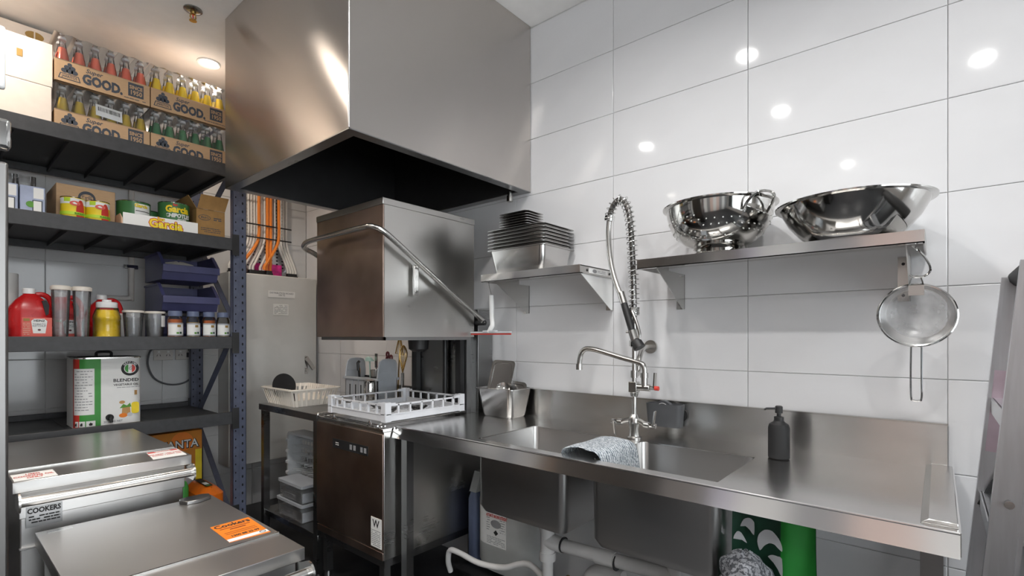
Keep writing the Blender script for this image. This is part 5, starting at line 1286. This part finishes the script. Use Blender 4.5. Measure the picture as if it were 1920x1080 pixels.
for s, m in ((-1, 'greenprint'), (1, 'redprint')):
    part(b, 'badge_flag', MB().prism([(lx+s*.008, lz-.022), (lx+s*.008, lz+.022)]+[(lx+s*.024*math.cos(a), lz+.024*math.sin(a)) for a in [.9-1.8*k/8 for k in range(9)]], lambda u, v, d: (u, d, v), y0-.0020, y0-.0014), m)
text(b, 'G', .026, 'inkgrey', (lx, y0-.0022, lz), shear=.3)
for k, ch in enumerate('GEPPINO'):
    a = math.radians(140-100*k/6); text(b, ch, .013, 'paper', (lx+.033*math.cos(a), y0-.0012, lz+.033*math.sin(a)), (PI/2, a-PI/2, 0) if False else (PI/2, -(a-PI/2), 0), bold=.0005)
text(b, 'BLENDED', .024, 'inkblack', (.725, y0-.0008, z0+.248), bold=.0005, sx=1.1)
text(b, 'VEGETABLE OIL', .015, 'inkblack', (.725, y0-.0008, z0+.224), bold=.0003, sx=1.05)
part(b, 'fine_print', lines(MB(), 1, .672, .785, z0+.205, z0+.214, y0-.0008), 'inkgrey')
text(b, '20 LITRE NET', .014, 'inkgrey', (.668, y0-.0008, z0+.028), bold=.0003)
f = lambda u, v, d: (u, y0-d, v)
part(b, 'pot_print', MB().prism([(.705, z0+.062), (.745, z0+.062), (.742, z0+.100), (.708, z0+.100)], f, 0, .0007), 'wood')
part(b, 'oil_print', MB().prism(rrect(.748, z0+.062, .783, z0+.125, .012, 4), f, 0, .0008), 'yellowprint')
part(b, 'leaf_print', MB().prism([(.696, z0+.096), (.712, z0+.118), (.728, z0+.108), (.742, z0+.122), (.748, z0+.100)], f, .0007, .0012), 'leaf')
part(b, 'mushroom_print', MB().prism(disc(.707, z0+.128, .013, .009, 14), f, 0, .0006), 'wood')
part(b, 'cork_print', MB().box(.762, y0-.0006, z0+.165, .774, y0, z0+.190), 'kraftdark')
part(b, 'tomato_print', MB().prism(disc(.712, z0+.056, .019, .012, 16), f, .0007, .0012), 'orange')
part(b, 'garlic_print', MB().prism(disc(.741, z0+.058, .012, .011, 16), f, .0010, .0014), 'rackgrey')
tp = part(t, 'tap_collar', MB().cyl((.652, y0, z0+.052), (.652, y0-.012, z0+.052), .017, n=18), 'blackmatte')
part(tp, 'tap_spout', MB().tube([(.652, y0-.010, z0+.052), (.652, y0-.035, z0+.050), (.652, y0-.040, z0+.028)], .008, 10).cyl((.652, y0-.025, z0+.05), (.652, y0-.025, z0+.068), .006, n=10), 'blackmatte')

# ---- bottom level
t = carton('orange_carton', .900, 3.72, S5, 1.200, 3.98, .705, 'fanta', 'bright orange soft drink carton on the bottom shelf', tape=False)
bd = t.children[0]
part(bd, 'logo_disc', MB().prism(disc(1.085, .640, .062, .062, 26), lambda u, v, d: (u, d, v), 3.7190, 3.7199), 'orange')
text(bd, 'FANTA', .072, 'inkblack', (1.075, 3.7182, .620), bold=.005, sx=.9)
text(bd, 'FANTA', .072, 'paper', (1.073, 3.7176, .622), bold=.001, sx=.9)
part(bd, 'yellow_band', MB().box(1.160, 3.7188, S5+.01, 1.198, 3.7198, .58), 'yellowprint')
part(bd, 'picture_print', MB().prism([(1.10, .35), (1.165, .35), (1.155, .45), (1.125, .47), (1.11, .45)], lambda u, v, d: (u, d, v), 3.7188, 3.7198), 'rackgrey')
t = thing('snack_bag', 'crinkled orange snack bag with black and white print on the bottom shelf', 'bag', (1.20, 3.50, S5))
part(t, 'bag', MB().rbox(1.075, 3.36, S5, 1.215, 3.68, S5+.165, .05, 5, [(.02, 0), (0, .15), (0, .7), (.03, .92), (.06, 1)]), 'orangebag')
part(t, 'black_print', MB().box(1.12, 3.40, S5+.1655, 1.155, 3.60, S5+.1665), 'inkblack')
part(t, 'white_print', MB().box(1.125, 3.44, S5+.1668, 1.15, 3.50, S5+.1674), 'paper')
part(t, 'green_print', MB().prism(disc(1.135, 3.415, .014, .010, 14), lambda u, v, d: (u, v, d), S5+.1668, S5+.1674), 'leaf')
t = thing('green_bottle', 'bright green plastic bottle beside the orange snack bag', 'bottle', (1.015, 3.47, S5))
part(t, 'body', MB().lathe([(.028, 0), (.03, .004), (.03, .17), (.02, .20), (.012, .21)], (1.015, 3.47, S5), 20), 'greenprint')
part(t, 'cap', MB().lathe([(.014, .208), (.014, .235), (.001, .237)], (1.015, 3.47, S5), 16), 'whitegloss')

# ------------------------------------------------------------------ on the back wall
t = thing('wall_conduit', 'pale conduit pipe running down the back wall behind the rack', 'conduit', (.90, 4.095, 1.5))
part(t, 'pipe', MB().tube(smooth_path([(.90, 4.095, 2.95), (.90, 4.095, 2.3), (.90, 4.095, 1.62), (.895, 4.095, 1.585), (.87, 4.095, 1.572), (.76, 4.095, 1.572)], 5), .016, 12), 'plaster')
part(t, 'clamp', MB().box(.872, 4.077, 1.775, .928, 4.118, 1.795).box(.862, 4.110, 1.772, .94, 4.118, 1.798), 'chrome')
for i, (xx, lb) in enumerate(((1.085, 'double white power outlet on the back wall, beside the conduit side'), (1.215, 'double white power outlet on the back wall, beside the rack post'))):
    t = thing('power_outlet', lb, 'power outlet', (xx, 4.11, 1.155), 'power outlets')
    part(t, 'plate', MB().box(xx-.058, 4.108, 1.155, xx+.058, 4.119, 1.228), 'plaster', bev=.003)
    for dx_ in (-.028, .028):
        for s, hx in ((-1, -.007), (1, .007)): part(t, 'socket_slot', MB().bar((xx+dx_+hx, 4.1075, 1.195), (xx+dx_+hx*1.5, 4.1075, 1.183), .003, .001, up=(0, 1, 0)), 'hole')
        part(t, 'switch', MB().box(xx+dx_-.007, 4.105, 1.208, xx+dx_+.007, 4.108, 1.220), 'whitegloss')
single('extension_lead', MB().tube(smooth_path([(1.245, 4.10, 1.19), (1.27, 4.085, 1.16), (1.275, 4.085, 1.08), (1.22, 4.085, 1.00), (1.12, 4.085, .985), (1.03, 4.085, 1.03), (.99, 4.085, 1.12), (.995, 4.085, 1.20), (1.02, 4.10, 1.24)], 6), .006, 8).box(1.225, 4.085, 1.172, 1.262, 4.108, 1.205), 'darkgrey',
       'dark grey power cord looping below the wall outlets', 'cord')

# ------------------------------------------------------------------ distribution board and cables
bx0, bx1, by0, by1, bz0, bz1 = 1.435, 2.100, 3.895, 4.118, .37, 1.793
t = thing('distribution_board', 'tall pale grey electrical distribution cabinet on the back wall', 'electrical cabinet', ((bx0+bx1)/2, (by0+by1)/2, bz0))
part(t, 'case', MB().box(bx0, by0+.02, bz0, bx1, by1, bz1), 'boardgrey', bev=.004)
dr = part(t, 'door', MB().box(bx0+.004, by0, bz0+.004, bx1-.004, by0+.019, bz1-.004), 'boardgrey', bev=.005)
np_ = part(dr, 'name_plate', MB().box(1.705, by0-.003, 1.622, 1.915, by0, 1.672), 'whitegloss')
text(dr, 'DISTRIBUTION BOARD\nDB-TE', .019, 'inkgrey', (1.81, by0-.0036, 1.648), bold=.0004, lead=.8, sx=.95)
part(dr, 'rating_label', MB().box(1.745, by0-.002, 1.487, 1.862, by0, 1.572), 'paper')
part(dr, 'fine_print', lines(MB(), 8, 1.752, 1.855, 1.493, 1.566, by0-.0026), 'inkgrey')
lt = part(dr, 'latch_plate', MB().box(1.995, by0-.004, 1.02, 2.020, by0, 1.165), 'satin')
part(dr, 'latch_lever', MB().bar((2.003, by0-.012, 1.150), (2.055, by0-.035, 1.055), .014, .03, up=(1, 0, 0)).cyl((2.01, by0-.02, 1.05), (2.01, by0, 1.05), .012, n=12), 'satin')
t = thing('cable_tray', 'perforated grey cable tray fixed to the wall above the cabinet', 'cable tray', (1.75, 4.1, 1.85))
ct = MB().box(1.575, 4.108, 1.85, 1.945, 4.114, 2.985).box(1.575, 4.085, 1.85, 1.580, 4.110, 2.985).box(1.940, 4.085, 1.85, 1.945, 4.110, 2.985)
part(t, 'tray', ct, 'alu')
th_ = MB()
for k in range(40):
    for j in range(8): th_.prism(disc(1.60+.045*j, 1.88+.0275*k, .010, .006, 6), lambda u, v, d: (u, d, v), 4.1072, 4.108)
part(t, 'tray_holes', th_, 'hole', stuff=True)
# cables: x at the top, x where they enter the board
W = [(1.590, 1.49, 0, 0), (1.612, 1.512, 0, 0), (1.634, 1.534, 0, 0), (1.656, 1.556, 0, 0), (1.678, 1.578, 0, 0), (1.700, 1.600, 0, 0), (1.692, 1.548, 1, 2), (1.722, 1.627, 0, 1), (1.746, 1.651, 0, 1), (1.757, 1.742, 1, 2), (1.783, 1.768, 1, 2),
     (1.800, 1.705, 0, 1), (1.824, 1.729, 0, 1), (1.836, 1.710, 1, 3), (1.862, 1.935, 0, 0), (1.884, 1.957, 0, 0), (1.906, 1.979, 0, 0), (1.928, 2.001, 0, 0)]
wi = oi = 0
for k, (xa, xb, org, ly_) in enumerate(W):
    ya = 4.072-.024*ly_; zb = bz1+.042; bend = 2.05; ye = 4.060-.030*ly_
    if org: oi += 1; lb = '%s orange power cable from the rack end, dropping into the grey cabinet' % ORD[oi-1]
    else: wi += 1; lb = '%s white power cable from the rack end, dropping into the grey cabinet' % ORD[wi-1]
    P = smooth_path([(xa, ya, 2.98), (xa, ya, 2.6), (xa, ya, 2.3), (xa, ya, bend+.06), (xa+(xb-xa)*.2, ya-.004, bend-.03), (xa+(xb-xa)*.8, ye, 1.90), (xb, ye, 1.86), (xb, ye, zb)], 5)
    single('power_cable', MB().tube(P, (.0115 if org else .0092), 8), 'cableorange' if org else 'cable', lb, 'cable', 'orange power cables' if org else 'white power cables')
for k, z in enumerate((2.18, 2.08, 2.42)):
    single('cable_tie', MB().box(1.578, 4.006, z, 1.942, 4.010, z+.010), 'black', ['black cable tie strip across the cables, the middle one', 'black cable tie strip across the cables, the lowest one', 'black cable tie strip across the cables, the highest one'][k], 'cable tie', 'cable ties')
for k, (xg, w_, yg, lb) in enumerate(((1.545, .066, 4.058, 'black cable gland block on the cabinet top beside the rack'), (1.675, .065, 4.030, 'black cable gland block on the cabinet top, second from the rack'), (1.755, .030, 4.000, 'black cable gland on the cabinet top under the orange pair'), (1.968, .046, 4.058, 'black cable gland on the cabinet top beside the tiled wall'))):
    t = thing('cable_gland', lb, 'cable gland', (xg, yg, bz1), 'black cable glands')
    part(t, 'collar', MB().rbox(xg-w_, yg-.026, bz1+.0006, xg+w_, yg+.026, bz1+.022, .016), 'black')
    part(t, 'nut', MB().rbox(xg-w_+.005, yg-.022, bz1+.022, xg+w_-.005, yg+.022, bz1+.040, .014), 'black')
single('pink_box', MB().box(1.690, 4.088, 1.7936, 1.900, 4.096, 1.900), 'pink', 'magenta plastic sheet behind the cables on the cabinet top', 'sheet')
# ------------------------------------------------------------------ used oil bins and fridge
def oil_bin(x0, y0, x1, y1, zt, seam, label):
    t = thing('oil_bin', label, 'oil bin', ((x0+x1)/2, (y0+y1)/2, 0), 'used oil bins')
    part(t, 'body', MB().box(x0+.022, y0+.03, .06, x1-.022, y1-.012, zt-.040), 'binsteel', bev=.003)
    part(t, 'front_band', MB().box(x0+.018, y0+.022, zt-.135, x1-.018, y0+.03, zt-.040).box(x0+.018, y0+.018, zt-.24, x1-.018, y0+.03, zt-.232), 'binsteel', bev=.002)
    rl = part(t, 'rear_lid', MB().box(x0, seam+.002, zt-.040, x1, y1, zt), 'binsteel', bev=.002)
    fl = part(t, 'front_lid', MB().box(x0, y0, zt-.042, x1, seam, zt-.003), 'binsteel', bev=.002)
    part(t, 'lid_seam', MB().box(x0+.002, seam-.003, zt-.004, x1-.002, seam+.004, zt+.0015), 'satin', label='bright folded edge between the lid halves')
    by, bz = y0-.048, zt-.062
    for x in (x0+.012, x1-.012):
        part(t, 'handle_bracket', MB().prism([(y0+.03, zt-.045), (y0, zt-.045)]+[(by-.0+.034*math.cos(a), bz+.034*math.sin(a)) for a in [PI*.45+PI*.9*k/9 for k in range(10)]]+[(y0+.03, bz-.03)], lambda u, v, d: (d, u, v), x-.003, x+.003), 'satin')
    part(t, 'handle_bar', MB().cyl((x0+.015, by, bz), (x1-.015, by, bz), .0165, n=20), 'satin', label='round steel push bar')
    for x in (x0+.06, x1-.06):
        for y in (y0+.08, y1-.08):
            cs = part(t, 'caster', MB().cyl((x-.012, y, .03), (x+.012, y, .03), .03, n=16).box(x-.016, y-.016, .03, x+.016, y+.016, .062), 'black')
    return t, rl, fl
B1 = (.190, 2.325, .712, 3.205, .840, 2.535)
t, rl, fl = oil_bin(*B1, 'taller steel used oil bin tucked against the storage rack')
z = .8375
st = part(fl, 'sticker', MB().prism([(.585, 2.345), (.700, 2.345), (.712-.004, 2.50), (.600, 2.50)], lambda u, v, d: (u, v, d), z, z+.0008), 'paper')
text(fl, 'DO NOT USE WITH\nFOOD / HOT OIL', .0185, 'redprint', (.648, 2.415, z+.0014), (0, 0, 0), bold=.0008, sx=.72, lead=1.4)
part(fl, 'sticker_band', MB().box(.600, 2.470, z+.0008, .625, 2.494, z+.0012).box(.68, 2.470, z+.0008, .704, 2.494, z+.0012), 'redprint')
text(fl, 'CAUTION', .020, 'redprint', (.652, 2.480, z+.0014), (0, 0, 0), bold=.0008, sx=.6)
st = part(fl, 'sticker', MB().box(.196, 2.335, z, .305, 2.452, z+.0008), 'paper')
text(fl, 'USED\nCOOKING OIL\nONLY', .030, 'redprint', (.250, 2.393, z+.0014), (0, 0, 0), bold=.0008, sx=.52, lead=1.0)
pq = part(t, 'name_plaque', MB().box(.225, 2.3455, .672, .318, 2.347, .742), 'panelsteel', label='engraved metal name plaque')
text(pq, 'COOKERS', .024, 'inkblack', (.271, 2.3448, .726), bold=.0010, sx=.78)
part(pq, 'fine_print', lines(MB(), 3, .232, .312, .683, .712, 2.3449, h=.5), 'inkblack')
B2 = (.238, 1.485, .762, 2.262, .675, 1.655)
t, rl, fl = oil_bin(*B2, 'lower steel used oil bin with orange sticker and flat knob, in front')
z = .675
st = part(rl, 'orange_sticker', MB().prism([(.622, 1.690), (.744, 1.680), (.753, 1.876), (.628, 1.872)], lambda u, v, d: (u, v, d), z, z+.0008), 'orange', label='bright orange contact sticker')
text(rl, 'Cookers', .042, 'inkblack', (.688, 1.848, z+.0013), (0, 0, 0), bold=.0012, sx=.75)
part(rl, 'sticker_line', MB().box(.64, 1.818, z+.0009, .735, 1.822, z+.0012).box(.665, 1.800, z+.0009, .715, 1.806, z+.0012).box(.638, 1.775, z+.0009, .735, 1.777, z+.0012).box(.638, 1.760, z+.0009, .735, 1.762, z+.0012), 'maroon')
text(rl, '1300 88 22 99', .020, 'inkblack', (.687, 1.735, z+.0013), (0, 0, 0), bold=.0006, sx=.75)
part(rl, 'white_band', MB().prism([(.622, 1.692), (.744, 1.690), (.745, 1.714), (.623, 1.716)], lambda u, v, d: (u, v, d), z+.0008, z+.0012), 'paper')
part(rl, 'seal_print', MB().tube([(.728+.009*math.cos(a), 1.702+.008*math.sin(a), z+.0014) for a in [2*PI*k/14 for k in range(14)]], .0012, 5, loop=True), 'ink')
kn = [(.638, 2.222), (.655, 2.188), (.70, 2.182), (.742, 2.202), (.748, 2.240), (.728, 2.256), (.675, 2.258), (.645, 2.246)]
single('flat_knob', MB().prism(kn, lambda u, v, d: (u, v, d), .6755, .688), 'panelsteel', 'flat eight-sided steel plate lying on the lower oil bin lid', 'plate', bev=.002)
tm = part(rl, 'tape_residue', MB().box(.265, 2.225, z, .33, 2.245, z+.0004), 'satin')

# upright fridge at the left edge of the view
fx = .094
t = thing('upright_fridge', 'tall stainless upright fridge standing at the edge of the view', 'fridge', (-.30, 1.55, 0))
part(t, 'cabinet', MB().box(-.72, 1.24, .12, fx-.008, 1.95, 2.12), 'fridgesteel', bev=.004)
part(t, 'lower_door', MB().box(-.715, 1.20, .16, fx, 1.238, 1.615), 'fridgesteel', bev=.004)
part(t, 'upper_door', MB().box(-.715, 1.205, 1.625, fx-.010, 1.238, 2.06), 'fridgesteel', bev=.004)
part(t, 'plinth', MB().box(-.70, 1.26, 0, fx-.02, 1.93, .12), 'black')
part(t, 'hinge', MB().box(fx-.05, 1.178, 1.632, fx+.002, 1.204, 1.682), 'chrome', bev=.006)
part(t, 'corner_guard', MB().box(fx-.05, 1.190, 1.735, fx-.004, 1.204, 1.84), 'whitegloss', bev=.004)
part(t, 'door_handle', MB().tube(smooth_path([(-.66, 1.20, 1.0), (-.66, 1.15, 1.02), (-.66, 1.15, 1.4), (-.66, 1.20, 1.42)], 4), .012, 10), 'chrome')
